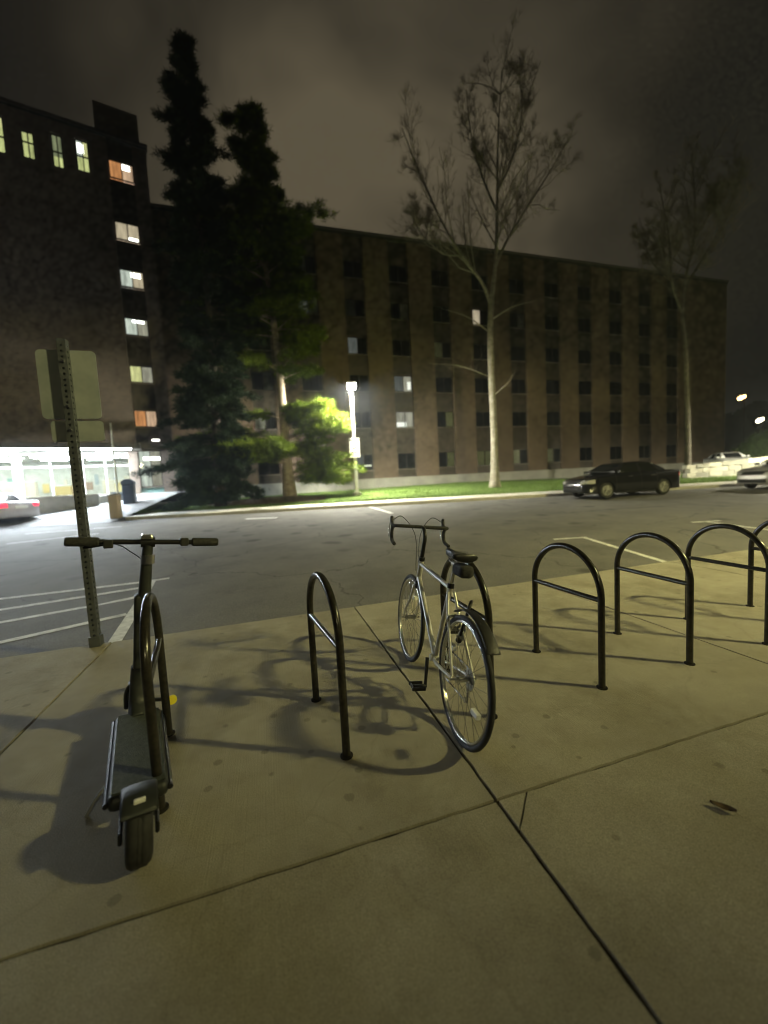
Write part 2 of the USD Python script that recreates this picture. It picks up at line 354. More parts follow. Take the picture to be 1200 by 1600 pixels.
def extr(pts, y0, y1):
    """A side outline (x, z) given thickness from y0 to y1: a Manifold."""
    pts = np.asarray(pts, float)
    x, z = pts[:, 0], pts[:, 1]
    if (x * np.roll(z, -1) - z * np.roll(x, -1)).sum() < 0:
        pts = pts[::-1]
    s = m3.CrossSection([pts.tolist()]).extrude(y1 - y0)
    return s.transform(np.array([[1, 0, 0, 0], [0, 0, -1, y1], [0, 1, 0, 0]], float))


def quadgrid(xs, ys, zf):
    X, Y = np.meshgrid(xs, ys, indexing='ij')
    V = np.stack([X, Y, zf(X, Y)], -1).reshape(-1, 3)
    nx, ny = len(xs), len(ys)
    i = (np.arange(nx - 1)[:, None] * ny + np.arange(ny - 1)[None]).ravel()
    F = np.vstack([np.stack([i, i + ny, i + ny + 1], 1), np.stack([i, i + ny + 1, i + 1], 1)])
    return trimesh.Trimesh(V, F, process=False)


# ------------------------------------------------------------------ the lie of the land
A = np.array([0.959, 0.284])
B = np.array([-0.284, 0.959])
KB = 4.36                                     # kerb line, metres along B


def road_z(X, Y):
    return -0.12 + 0.41 * np.clip(np.asarray(Y, float) - 5.5, 0, 13) / 13


def kerb_y(X):
    return 18.25 + 0.028 * np.asarray(X, float)


def lawn_z(X, Y):
    X, Y = np.asarray(X, float), np.asarray(Y, float)
    k = 0.05 - 0.028 * np.clip((X - 6) / 14, 0, 1)
    return 0.44 + k * np.clip(Y - kerb_y(X) - 1.9, 0, 13)


# ground to the horizon, under everything
xs = np.concatenate([[-900, -300, -120, -60], np.arange(-40, 61, 4), [90, 160, 400, 900]])
ys = np.concatenate([[-300, -60, -20, -8], np.arange(0, 61, 4), [90, 160, 400, 1500]])
obj('ground', quadgrid(xs, ys, lambda X, Y: -0.32 + 0.062 * np.clip(Y - 8, 0, 10) + 0.02 * np.clip(Y - 18, 0, 14)), M_EARTH, kind='structure', smooth=True, label='dark ground beyond the road and lawn')

# near pavement: slabs with open joints
pav = thing('pavement', 'worn concrete pavement slabs with dark dirt-filled joints', kind='structure')
obj('joint_dirt', [trimesh.Trimesh([[*(A * s + B * t), -0.014] for s, t in ((-12, -6), (16, -6), (16, KB - 0.02), (-12, KB - 0.02))], [[0, 1, 2], [0, 2, 3]])], M_SOIL, pav)


def rough_edge(pts, amp):
    out = []
    for i in range(len(pts)):
        p, q = np.array(pts[i], float), np.array(pts[(i + 1) % len(pts)], float)
        L = np.linalg.norm(q - p)
        n = max(2, int(L / 0.07))
        d = (q - p) / L
        for k in range(n):
            t = k / n
            j = 0 if k == 0 else rng.normal(0, amp)
            out.append(p + d * L * t + np.array([-d[1], d[0]]) * j)
    return out


def slab(pts, z=0.0, amp=0.0016):
    ring_ = rough_edge(pts, amp)
    poly = Polygon(ring_).buffer(0)
    e = trimesh.creation.extrude_polygon(poly, 0.13, engine='earcut')
    v = e.vertices.copy()
    s, t = v[:, 0].copy(), v[:, 1].copy()
    e.vertices = np.stack([A[0] * s + B[0] * t, A[1] * s + B[1] * t, v[:, 2] - 0.13 + z], 1)
    return e


S0, T0, SW, TW = 0.87, 1.43, 2.43, 2.93
for i in range(-4, 6):
    for j in (-2, -1, 0):
        s0, s1 = S0 + i * SW, S0 + (i + 1) * SW
        t0, t1 = T0 + j * TW, T0 + (j + 1) * TW
        g = 0.0085
        gl = gr = g
        if i == 0 and j == -1:
            gl = 0.0085
        if i == -1 and j == -1:
            gr = 0.008
        c = [(s0 + gl, t0 + g), (s1 - gr, t0 + g), (s1 - gr, t1 - g), (s0 + gl, t1 - g)]
        z = rng.uniform(-0.0025, 0.0025)
        mt = SLABS[int(rng.integers(0, 4))]
        if i == 0 and j == -1:                # broken corner of the slab under the bicycle's wheel
            q1, q2 = (s0 + gl, t1 - 0.15), (s0 + 0.15, t1 - g)
            obj('concrete_slab', slab([c[0], c[1], c[2], (q2[0] + 0.007, q2[1]), (q1[0], q1[1] - 0.009)], z), mt, pav, label='paving slab with a broken corner')
            obj('slab_corner', slab([q1, (q2[0] - 0.004, q2[1]), (s0 + gl, t1 - g)], z + 0.001), SLABS[1], pav, label='small broken-off corner of a paving slab')
        else:
            obj('concrete_slab', slab(c, z), mt, pav)

# road and what is painted on it
xs, ys = np.arange(-60, 61, 2.0), np.arange(-12, 22.1, 0.5)


def road_sheet():
    V, F = [], []
    S = np.linspace(-70, 80, 76)
    rows = 30
    for s in S:
        p = A * s + B * (KB - 0.01)
        y1 = kerb_y(p[0]) + 0.3
        for r in range(rows):
            y = p[1] + (y1 - p[1]) * r / (rows - 1)
            if y1 < p[1]:
                y = p[1]
            V.append((p[0], y, road_z(p[0], y)))
    i = (np.arange(len(S) - 1)[:, None] * rows + np.arange(rows - 1)[None]).ravel()
    F = np.vstack([np.stack([i, i + rows, i + rows + 1], 1), np.stack([i, i + rows + 1, i + 1], 1)])
    return trimesh.Trimesh(np.array(V), F, process=False)


obj('road', road_sheet(), M_ASPH, kind='structure', smooth=True, label='worn asphalt road and parking bays between the pavements')


def stripe(p, q, w):
    p, q = np.asarray(p, float), np.asarray(q, float)
    d = (q - p) / np.linalg.norm(q - p)
    n = np.array([-d[1], d[0]]) * w / 2
    k = max(2, int(np.linalg.norm(q - p) / 0.4))
    V = []
    for t in np.linspace(0, 1, k):
        for s in (-1, 1):
            x = p + (q - p) * t + s * n
            V.append((x[0], x[1], road_z(x[0], x[1]) + 0.0045))
    i = np.arange(k - 1) * 2
    return trimesh.Trimesh(V, np.vstack([np.stack([i, i + 3, i + 1], 1), np.stack([i, i + 2, i + 3], 1)]), process=False)


mk = thing('road_markings', 'worn white parking lines and hatching painted on the asphalt', kind='structure')
for p, q, w in (((-7.5, 5.65), (-4.20, 6.63), .12), ((-6.9, 4.82), (-4.02, 6.28), .12), ((-6.4, 3.93), (-3.80, 5.75), .12), ((-5.6, 3.05), (-3.42, 4.98), .12),
                ((-4.12, 6.75), (-2.92, 4.02), .13), ((-4.07, 6.71), (-3.85, 6.80), .10), ((3.66, 8.42), (4.40, 8.45), .10), ((4.33, 8.50), (4.47, 5.98), .10),
                ((-0.72, 18.4), (0.30, 15.0), .16), ((-5.6, 15.75), (-4.3, 15.6), .30), ((-11.9, 12.2), (-10.0, 13.6), .12), ((-13.5, 14.6), (-10.4, 15.4), .12),
                ((7.6, 9.6), (8.35, 9.63), .10), ((7.95, 9.66), (8.3, 7.2), .10)):
    obj('painted_line', stripe(p, q, w), M_PAINT, mk)

# far kerb, far pavement, lawn, drive
XK = np.arange(-11.9, 60.1, 2.4)
kb = thing('far_kerb', 'pale concrete kerb along the far side of the road', kind='structure')
for x0, x1 in zip(XK[:-1], XK[1:]):
    V = []
    for x in (x0 + 0.006, x1 - 0.006):
        y, z = kerb_y(x), road_z(x, kerb_y(x))
        V += [(x, y, z - 0.1), (x, y + 0.01, z + 0.125), (x, y + 0.03, z + 0.14), (x, y + 0.17, z + 0.145), (x, y + 0.17, z - 0.1)]
    V = np.array(V)
    F = [[0, 1, 5 + 1], [0, 6, 5], [1, 2, 7], [1, 7, 6], [2, 3, 8], [2, 8, 7], [3, 4, 9], [3, 9, 8], [0, 2, 1], [0, 3, 2], [0, 4, 3], [5, 6, 7], [5, 7, 8], [5, 8, 9]]
    obj('kerb_stone', trimesh.Trimesh(V, np.array(F)[:, ::-1], process=False), M_KERB, kb)
fp = thing('far_pavement', 'bright concrete pavement strip under the street lamp', kind='structure')
for x0, x1 in zip(XK[:-1], XK[1:]):
    V = []
    for x in (x0 + 0.006, x1 - 0.006):
        y = kerb_y(x)
        z = road_z(x, y)
        V += [(x, y + 0.178, z + 0.143), (x, y + 1.95, z + 0.17), (x, y + 0.178, z), (x, y + 1.95, z)]
    obj('concrete_slab', trimesh.Trimesh(V, [[0, 4, 5], [0, 5, 1], [0, 2, 6], [0, 6, 4], [1, 5, 7], [1, 7, 3], [0, 1, 3], [0, 3, 2], [4, 6, 7], [4, 7, 5]], process=False), M_KERB, fp)
lx, lt = np.concatenate([np.arange(-14, 30, 1.0), np.arange(30, 62, 4.0)]), np.concatenate([np.arange(0, 14, 0.6), [16, 24, 40]])


def lawn_sheet():
    V = []
    for x in lx:
        for t in lt:
            y = kerb_y(x) + 1.94 + t
            V.append((x, y, lawn_z(x, y) + 0.03 * meshkit.noise(np.array([x * 0.7, y * 0.7, 0]), 3)))
    nx, ny = len(lx), len(lt)
    i = (np.arange(nx - 1)[:, None] * ny + np.arange(ny - 1)[None]).ravel()
    return trimesh.Trimesh(np.array(V), np.vstack([np.stack([i, i + ny, i + ny + 1], 1), np.stack([i, i + ny + 1, i + 1], 1)]), process=False)


obj('lawn', lawn_sheet(), M_LAWN, kind='structure', smooth=True, label='short lawn between the far pavement and the buildings')


def blades(n):
    x = rng.uniform(-13.5, 25, n)
    y = kerb_y(x) + 1.96 + 10 * rng.uniform(0, 1, n) ** 1.6
    z = lawn_z(x, y)
    a = rng.uniform(0, np.pi, n)
    h = rng.uniform(0.05, 0.11, n)
    w = 0.012
    lean = rng.normal(0, 0.03, (n, 2))
    V = np.stack([np.stack([x - w * np.cos(a), y - w * np.sin(a), z], 1), np.stack([x + w * np.cos(a), y + w * np.sin(a), z], 1), np.stack([x + lean[:, 0], y + lean[:, 1], z + h], 1)], 1).reshape(-1, 3)
    return trimesh.Trimesh(V, np.arange(3 * n).reshape(-1, 3), process=False)


obj('grass', blades(70000), M_BLADE, kind='stuff', label='short green grass blades on the lawn', cat='grass')
# drive in front of the lobby
DX = np.array([-34, -28, -22, -18, -14, -12.0])
obj('driveway', quadgrid(DX, np.array([17.0, 18, 19, 20, 21, 22, 23, 24, 26, 30]), lambda X, Y: 0.262 + 0.2 * np.clip(Y - 17.3, 0, 6) + 0 * X), M_DRIVE, kind='structure', label='pale concrete drive in front of the lit lobby')


def drive_z(Y):
    return 0.262 + 0.2 * min(max(Y - 17.3, 0), 6)


# ------------------------------------------------------------------ right wing of the building
RW = thing('brick_dormitory_wing', 'long dark brick six-storey wing with columns of windows behind the bare tree', 'building', (0, 30, 0), 16.5)
FLOORS = [2.92, 6.1, 8.8, 11.5, 14.2, 16.9]
COLS = [2.1 + 3.45 * k for k in range(-4, 9)]
S_END = 36.9
obj('wall', [box(-14.6, S_END - 0.003, 0.36, 15, -0.2, 19.2)], M_BRICK, RW)
edges = [-14.6] + [e for c in COLS for e in (c - 0.76, c + 0.76)] + [S_END]
for k in range(0, len(edges), 2):
    obj('brick_pier', box(edges[k], edges[k + 1], 0, 0.36, 1.68, 19.2), M_BRICK, RW)
obj('foundation', [box(-14.6, S_END + 0.05, -0.12, 0.355, -0.2, 1.68)], M_CONC, RW)
rf = obj('roof', box(-14.65, S_END + 0.05, -0.06, 15.06, 19.2, 19.34), M_ROOF, RW)
obj('coping', box(-14.7, S_END + 0.1, -0.1, 0.35, 19.34, 19.52), M_COPING, rf)
# roof plant seen against the sky
for s, w, h in ((20.5, 0.5, 0.35), (33, 0.6, 0.3)):
    obj('roof_vent', rbox(s, s + w, 3.0, 3.6, 19.34, 19.4 + h, 0.03), M_COPING, rf)


def lit(name, c, k):
    """Curtain or room seen through a lit window: gives off the room's light, uneven from fold to fold."""
    return mat(name, {'g': ('geometry', {}), 'w': ('noise_texture', {'scale': 7.0, 'detail': 3}), 'mp': ('mapping', {'scale': (1.0, 1.0, 0.15)}),
                      'r': ('map_range', {'from_min': 0.3, 'from_max': 0.7, 'to_min': 0.6 * k, 'to_max': 1.25 * k}), 'e': ('emission', {'color': c})},
               [('g.position', 'mp.vector'), ('mp.vector', 'w.vector'), ('w.fac', 'r.value'), ('r.result', 'e.strength')], 'e.emission')


L_TAN = lit('lit_tan_curtain', (1.0, 0.80, 0.56), 0.72)
L_ORANGE = lit('lit_orange_curtain', (1.0, 0.42, 0.16), 0.80)
L_PEACH = lit('lit_peach_curtain', (1.0, 0.64, 0.42), 0.85)
L_WHITE = lit('lit_cool_room', (0.95, 1.0, 0.88), 0.85)
L_YELL = lit('lit_yellow_room', (0.96, 0.92, 0.42), 1.0)
L_YELLB = lit('lit_yellow_blind', (0.92, 0.95, 0.40), 0.85)
L_OLIVE = lit('lit_olive_blind', (0.75, 0.80, 0.45), 0.36)
L_GREY = lit('lit_grey_blind', (0.9, 0.92, 0.85), 0.13)
L_CREAM = lit('lit_cream_curtain', (1.0, 0.92, 0.72), 0.45)
L_LAMP = emit('ceiling_tube_light', (1.0, 0.98, 0.92), 6.0)
L_GLINT = emit('room_lamp_glint', (1.0, 0.97, 0.88), 1.5)


def window(parent, sc, zc, w, h, left=None, right=None, lamp=None, label=None, d=0.10, mull=True, cur=None):
    """A window in a wall opening: frame with its panes, mullion, sill and, behind the glass, a room or a curtain."""
    x0, x1, z0, z1, t = sc - w / 2, sc + w / 2, zc - h / 2, zc + h / 2, 0.05
    f = obj('window', [box(x0, x1, d, d + 0.06, z0, z0 + t), box(x0, x1, d, d + 0.06, z1 - t, z1), box(x0, x0 + t, d, d + 0.06, z0 + t, z1 - t), box(x1 - t, x1, d, d + 0.06, z0 + t, z1 - t)], M_WFRAME, parent, label=label)
    xm = sc + 0.02
    if mull:
        obj('mullion', box(xm - 0.025, xm + 0.025, d + 0.003, d + 0.057, z0 + t, z1 - t), M_WFRAME, f)
    for p0, p1, back in ((x0 + t, xm - 0.027, left), (xm + 0.027, x1 - t, right)):
        obj('pane', box(p0, p1, d + 0.025, d + 0.031, z0 + t, z1 - t), M_PANE, f)
        b = back or M_DARKROOM
        n = 9
        u = np.linspace(p0 - 0.02, p1 + 0.02, n)
        v = d + 0.13 + 0.018 * np.sin(np.arange(n) * 2.1 + sc)
        V = np.vstack([np.stack([u, v, np.full(n, z0)], 1), np.stack([u, v, np.full(n, z1)], 1)])
        i = np.arange(n - 1)
        obj('curtain', trimesh.Trimesh(V, np.vstack([np.stack([i, i + 1, i + 1 + n], 1), np.stack([i, i + 1 + n, i + n], 1)]), process=False), b, f)
    if lamp:
        lx_, lz_, lw, lh, lm = lamp
        obj('room_light', rbox(sc + lx_ - lw / 2, sc + lx_ + lw / 2, d + 0.045, d + 0.085, zc + lz_ - lh / 2, zc + lz_ + lh / 2, 0.019), lm, f)
    obj('sill', box(x0 - 0.03, x1 + 0.03, d - 0.07, d - 0.002, z0 - 0.05, z0), M_SILL, f)
    return f


for ci, sc in enumerate(COLS):
    st = sub('window_bay', RW)
    k = ci - 4
    for fi, zc in enumerate(FLOORS):
        L = Rr = lampspec = lab = None
        h = 1.22
        r = rng.random()
        if r < 0.10:
            L = M_BLIND
        elif r < 0.2:
            Rr = M_BLIND
        if k == 0 and fi == 2:
            L, Rr, lampspec, lab = L_GREY, L_CREAM, (0.5, -0.12, 0.28, 0.6, L_GLINT), 'lit window with grey blind'
        if k == 0 and fi == 1:
            L, Rr, lampspec, lab = L_CREAM, L_CREAM, (-0.25, -0.38, 0.8, 0.36, L_GLINT), 'lit window with cream curtains'
        if k == 2 and fi == 4:
            L, lab = L_TAN, 'half lit window behind the bare tree'
        if k == -2 and fi == 4:
            L, Rr, lab = L_GREY, M_BLIND, 'dimly lit window'
        if k == -1 and fi == 3:
            L, lab = L_GREY, 'dimly lit window'
        if k == -1 and fi == 0:
            L, lampspec, lab = L_GREY, (0.3, -0.25, 0.6, 0.10, L_GLINT), 'ground-floor window with a lamp inside'
        if k in (2, 3, 4, 8) and fi == 0:
            L = M_BLIND
            if k == 2:
                Rr = M_BLIND
        f = window(RW, sc, zc, 1.46, h, L, Rr, lampspec, lab)
        zt = zc - h / 2 - 0.05
        zb = 1.68 if fi == 0 else FLOORS[fi - 1] + h / 2
        pn = obj('spandrel_panel', box(sc - 0.755, sc + 0.755, 0.14, 0.30, zb + 0.012, zt - 0.004), M_SPAN, RW)
    obj('spandrel_panel', box(sc - 0.755, sc + 0.755, 0.14, 0.30, FLOORS[-1] + 0.62, 19.19), M_SPAN, RW)
    stage.RemovePrim(st.GetPath())

# ------------------------------------------------------------------ left wing with the lit lobby
Q = (-13.3, 24.5, 0)
LW = thing('brick_lobby_wing', 'tall dark brick wing with a lit glass lobby and one column of lit windows', 'building', Q, 30.0)
SL0, SL1 = -20.0, 0.42
WC = -0.91                                         # centre line of the window column
TALL = ((-6.55, -5.92, 19.25, 21.05), (-5.27, -4.75, 19.35, 20.7), (-4.03, -3.55, 19.3, 21.0), (-2.98, -2.4, 19.45, 21.1))
cube = lambda x0, x1, y0, y1, z0, z1: m3.Manifold.cube((x1 - x0, y1 - y0, z1 - z0), False).translate((x0, y0, z0))
lwall_ = cube(SL0, SL1, 0, 9, 4.12, 21.62) - cube(WC - 0.62, WC + 0.62, -1, 0.45, 3, 23)
for s0, s1, z0, z1 in TALL:
    lwall_ = lwall_ - cube(s0, s1, -1, 0.4, z0, z1)
obj('wall', [lwall_, box(WC - 0.619, WC + 0.619, 0.46, 3, 1.2, 4.11)], M_BRICK2, LW)
obj('wall', [box(SL0, -1.98, 8.0, 8.9, 0.9, 4.1)], M_BLIND, LW, label='pale rear wall of the lobby')
for s0, s1 in ((-2.02, WC - 0.62), (WC + 0.62, SL1)):
    obj('brick_pier', box(s0, s1, -0.05, 0.5, 0.9, 4.115), M_BRICK2, LW)
obj('foundation', box(WC - 0.618, SL1, -0.1, -0.052, 0.9, 1.5), M_CONC, LW)
rf = obj('roof', box(SL0 - 0.05, SL1 + 0.05, -0.05, 9.05, 21.62, 21.72), M_ROOF, LW)
obj('coping', box(SL0 - 0.1, SL1 + 0.1, -0.1, 0.3, 21.72, 21.9), M_COPING, rf)
obj('lift_tower', box(-2.0, 0.15, 0.35, 4.5, 21.91, 23.7), M_BRICK2, LW, label='brick lift tower on the roof')
specs = [
    (20.1, L_ORANGE, L_PEACH, (0.22, 0.28, 0.42, 0.30), 'lit window with orange curtains and a white lamp'),
    (16.75, L_TAN, L_TAN, (0.27, -0.36, 0.5, 0.2), 'lit window with tan curtains'),
    (14.1, L_WHITE, L_TAN, (0.2, 0.26, 0.5, 0.28), 'lit window showing a bright ceiling light'),
    (11.35, L_WHITE, L_CREAM, (0.1, 0.34, 0.62, 0.16), 'lit window with a ceiling tube light'),
    (8.6, L_YELL, L_CREAM, None, 'lit window with yellowish blind'),
    (5.97, L_ORANGE, L_PEACH, None, 'lit window with an orange wall inside'),
]
for zc, l, r, lp, lab in specs:
    window(LW, WC, zc, 1.2, 1.0, l, r, lp and (*lp, L_LAMP), lab)
tops = [21.6] + [s[0] - 0.55 for s in specs]
bots = [s[0] + 0.5 for s in specs] + [4.12]
for t, b in zip(tops, bots):
    obj('spandrel_panel', box(WC - 0.6, WC + 0.6, 0.16, 0.42, b + 0.01, t - 0.01), M_SPAN, LW)
gl = emit('stair_light', (1, 0.97, 0.9), 3.0)
obj('wall_light', rbox(WC + 0.2, WC + 0.62, 0.02, 0.12, 4.62, 4.74, 0.02), gl, LW)
M_TEAL = pbr('teal_panel', (0.16, 0.28, 0.26), 0.5)
window(LW, WC, 2.95, 1.2, 2.2, L_WHITE, L_CREAM, (0.1, 0.62, 0.9, 0.22, L_LAMP), 'lit ground-floor window beside the lobby', d=0.14)
obj('spandrel_panel', box(WC - 0.6, WC + 0.6, 0.17, 0.4, 1.2, 1.78), M_TEAL, LW, label='teal panel below the ground-floor window')
# tall top-floor windows to the left
for (s0, s1, z0, z1), l, r in zip(TALL, (L_YELL, L_OLIVE, L_OLIVE, L_WHITE), (L_YELL, L_YELL, L_OLIVE, L_YELL)):
    f = window(LW, (s0 + s1) / 2, (z0 + z1) / 2, s1 - s0, z1 - z0, l, r, None, 'tall lit top-floor window', d=0.08)
    obj('transom', box(s0 + 0.05, s1 - 0.05, 0.083, 0.137, z0 + 0.78, z0 + 0.84), M_WFRAME, f)
    if s0 == -2.98:
        obj('room_light', rbox(s0 + 0.08, s0 + 0.36, 0.122, 0.15, z0 + 1.0, z0 + 1.5, 0.013), L_LAMP, f)
    obj('lit_blind', box(s0 + 0.05, s1 - 0.05, 0.16, 0.17, z0 + 0.05, z0 + (0.6 if -5 < s0 < -3 else 0.78 if s0 > -3 else 1.3)), L_YELLB, f)
# the lobby: recessed glass front, soffit with lights, room behind
obj('soffit', box(SL0, -2.03, 0.02, 7.9, 4.0, 4.115), M_BLIND, LW)
obj('canopy_edge', box(SL0, -1.3, -1.9, -0.03, 4.0, 4.30), M_COPING, LW, label='dark canopy edge over the lobby')
obj('canopy_light_strip', box(SL0, -1.75, -1.86, -1.72, 3.955, 3.997), emit('canopy_strip_light', CANOPY[1], 170.0), LW)
L_CAN = emit('canopy_round_light', CANOPY[1], CANOPY[0])
for s in np.arange(-17.05, -2.2, 2.0):
    a = np.linspace(0, 2 * np.pi, 20, endpoint=False)
    obj('canopy_light', cyl((s, -1.0, 3.955), 0.30, 0.085, 'z', 20), L_CAN, LW)
L_IN = emit('lobby_panel_light', (0.90, 1.0, 0.98), 60.0)
for s in np.arange(-16.6, -2.2, 2.4):
    for y in (2.6, 5.2):
        obj('lobby_light', box(s, s + 1.3, y, y + 0.35, 3.93, 3.996), L_IN, LW)
obj('lobby_floor', box(SL0, -2.03, -1.9, 7.98, 0.9, 1.43), M_CONC, LW)
M_MULL = pbr('lobby_mullion', (0.55, 0.56, 0.55), 0.4, 0.5)
lf = obj('lobby_glazing', [box(SL0, -2.03, 1.0, 1.08, 1.43, 1.53), box(SL0, -2.03, 1.0, 1.08, 3.2, 3.28), box(SL0, -2.03, 1.0, 1.08, 3.91, 3.998)], M_MULL, LW)
for s in np.arange(-19.9, -2.0, 1.28):
    obj('mullion', box(s - 0.04, s + 0.04, 0.99, 1.09, 1.53, 3.91), M_MULL, lf)
for s in np.arange(-19.9, -3.2, 1.28):
    obj('pane', box(s + 0.042, s + 1.238, 1.03, 1.042, 1.532, 3.198), M_PANE, lf)
    obj('pane', box(s + 0.042, s + 1.238, 1.03, 1.042, 3.282, 3.908), M_PANE, lf)
for s in (-15.2, -11.1, -7.0, -4.35):
    obj('column', rbox(s - 0.16, s + 0.16, -0.3, 0.02, 1.432, 3.995, 0.02), M_POLE, LW)
cc = [pbr('lobby_board_' + n_, c_, 0.6) for n_, c_ in (('green', (0.22, 0.32, 0.27)), ('beige', (0.55, 0.47, 0.36)), ('blue', (0.16, 0.24, 0.40)), ('ochre', (0.52, 0.38, 0.14)), ('grey', (0.3, 0.33, 0.34)), ('brown', (0.25, 0.15, 0.09)))]
for i, s in enumerate(np.arange(-13, -2.6, 0.6)):
    w, z0 = rng.uniform(0.2, 0.5), rng.uniform(1.6, 2.4)
    obj('wall_board', rbox(s, s + w, 7.90, 7.985, z0, z0 + rng.uniform(0.3, 0.9), 0.01), cc[(i * 5) % 6], LW)
for i, (s, y, w, h) in enumerate(((-8.9, 4.6, 1.6, 1.1), (-6.6, 5.6, 0.9, 0.8), (-5.3, 3.4, 0.55, 1.5), (-3.8, 4.2, 1.2, 1.05), (-3.0, 2.4, 0.5, 0.8), (-11.0, 3.5, 1.2, 0.8))):
    q = obj('lobby_counter', rbox(s, s + w, y, y + 0.6, 1.435, 1.43 + h, 0.02), cc[(i * 2 + 1) % 6], LW)
    obj('counter_top', rbox(s - 0.04, s + w + 0.04, y - 0.04, y + 0.64, 1.432 + h, 1.48 + h, 0.015), M_POLE, q)

# ------------------------------------------------------------------ retaining wall right, low wall by the drive
rw = thing('retaining_wall', 'pale stone retaining wall beyond the black car', 'wall', tuple(at(1078, 742, 25.5) * [1, 1, 0]), 4)
zz = 0.35
for r_ in range(4):
    for c_ in range(14):
        L_ = 0.9
        x0 = c_ * L_ - (0.45 if r_ % 2 else 0)
        hh = 0.27 + 0.012 * c_
        obj('stone_block', rbox(max(x0, -0.2) + 0.006, x0 + L_ - 0.006, rng.uniform(-0.015, 0.015), 0.4, zz + r_ * hh + 0.005, zz + (r_ + 1) * hh - 0.005, 0.02), M_CONC if rng.random() < 0.5 else M_KERB, rw)
lwall = thing('low_wall', 'low grey concrete wall along the front of the lit lobby', 'wall', Q, 30.0)
obj('wall_face', box(-10.5, -3.4, -2.35, -2.15, 0.7, 1.52), M_CONC, lwall)
obj('wall_cap', rbox(-10.53, -3.37, -2.39, -2.11, 1.522, 1.58, 0.01), M_KERB, lwall)


# ------------------------------------------------------------------ street lamps
def lamp_post(name, label, loc, rz, h, emitm, tilt, arm=0.0, group=None, head=(0.62, 0.34), skirt=0.0, wedge=0.13):
    t = thing(name, label, 'street lamp', loc, rz, group)
    obj('pole', rbox(-0.095, 0.095, -0.095, 0.095, 0.12, h, 0.02), M_POLE, t, 30)
    obj('base', [cyl((0, 0, 0.06), 0.26, 0.24, 'z', 20), rbox(-0.16, 0.16, -0.16, 0.16, 0.18, 0.215, 0.01)], M_CONC, t, 30)
    R_ = trimesh.transformations.rotation_matrix(tilt, [1, 0, 0], [0, 0, h + 0.06])
    L_, W_ = head
    hd = rbox(-W_ / 2, W_ / 2, -L_ + 0.12, 0.14, h, h + 0.13, 0.03)
    hd.apply_transform(R_)
    hp = obj('lamp_head', hd, M_STEEL, t, 30)
    ln = box(-W_ / 2 + 0.03, W_ / 2 - 0.03, -L_ + 0.15, -L_ + 0.50 if skirt else 0.06, h - 0.022, h - 0.003)
    if skirt and wedge:                             # a wedge-shaped bowl that throws light along the pavement
        pr_ = extr([(-W_ / 2 + 0.04, h - 0.004), (W_ / 2 - 0.04, h - 0.004), (0.03, h - wedge), (-0.03, h - wedge)], -L_ + 0.16, -L_ + 0.49)
        ln = tm(pr_)
    ln.apply_transform(R_)
    obj('lamp_lens', ln, emitm, hp)
    if skirt:
        side_ = 0.05 if wedge else skirt
        y0, y1, x1 = -L_ + 0.135, -L_ + 0.515, W_ / 2
        sk = [box(-x1, x1, y0 - 0.012, y0, h - skirt, h + 0.02), box(-x1, x1, y1, y1 + 0.012, h - skirt, h - 0.001), box(-x1 - 0.012, -x1, y0, y1, h - side_, h + 0.02), box(x1, x1 + 0.012, y0, y1, h - side_, h + 0.02)]
        sk = join(sk)
        sk.apply_transform(R_)
        obj('glowing_skirt', sk, emit('lamp_skirt_glow', (1.0, 0.98, 0.88), 22.0), hp)
    return t


pL = at(558, 771, 24.0)
zL = float(lawn_z(pL[0], 24.0))
lamp0 = lamp_post('street_lamp', 'tall pale street lamp with bright white head, a sign on its pole', (pL[0], 24.0, zL), 8, 6.55, emit('lamp_seen_lens', LAMP_SEEN[1], LAMP_SEEN[0]), math.radians(-4), head=(0.80, 0.50), skirt=0.25)
fl = thing('flood_lamp', 'warm floodlight on a pole on the near pavement beyond the hoop racks, outside the picture', 'street lamp', (9.7, -0.2, 0), 16.5)
obj('pole', sweep([(0, -0.2, 0), (0, -0.2, 6.3)], [0.09, 0.06], 14), M_POLE, fl, True)
obj('bracket', rbox(-0.06, 0.06, -0.26, 0.0, 6.28, 6.36, 0.01), M_STEEL, fl)
obj('lamp_head', rbox(-0.5, 0.5, -0.05, 0.098, 6.24, 6.52, 0.02), M_STEEL, fl)
obj('lamp_lens', box(-0.45, 0.45, 0.10, 0.112, 6.28, 6.48), emit('lamp_warm_lens', LAMP_WARM[1], LAMP_WARM[0]), fl)
obj('visor', [box(-1.2, 1.2, -0.06, 0.112 + 0.16, 6.125, 6.135), box(-1.2, 1.2, -0.06, -0.052, 6.136, 6.50), box(-1.2, 1.2, -0.06, 0.112 + 1.0, 6.50, 6.51)], M_BLACKM, fl)
lamp_post('street_lamp', 'street lamp on the far pavement beyond the silver car, outside the picture', (28.5, 20.5, 0.45), -118, 6.5, emit('lamp_side_lens', LAMP_SIDE[1], LAMP_SIDE[0]), math.radians(-6), head=(0.80, 0.50), skirt=0.11, wedge=0)
lamp_post('street_lamp', 'warm street lamp on the pavement behind the viewer, outside the picture', (2.4, -7.5, 0), 180, 5.2, emit('lamp_back_lens', LAMP_BACK[1], LAMP_BACK[0]), math.radians(-30))
# the sign on the lamp pole
sg = thing('parking_sign', 'white parking sign with dark printing strapped to the street lamp pole', 'sign', (pL[0], 24.0, zL), 8)
zs = 2.33
obj('sign_plate', rbox(-0.31, 0.31, -0.125, -0.112, zs, zs + 1.16, 0.006), M_SIGNW, sg)
obj('sign_band', box(-0.29, 0.29, -0.129, -0.1255, zs + 1.00, zs + 1.10), M_SIGNK, sg)


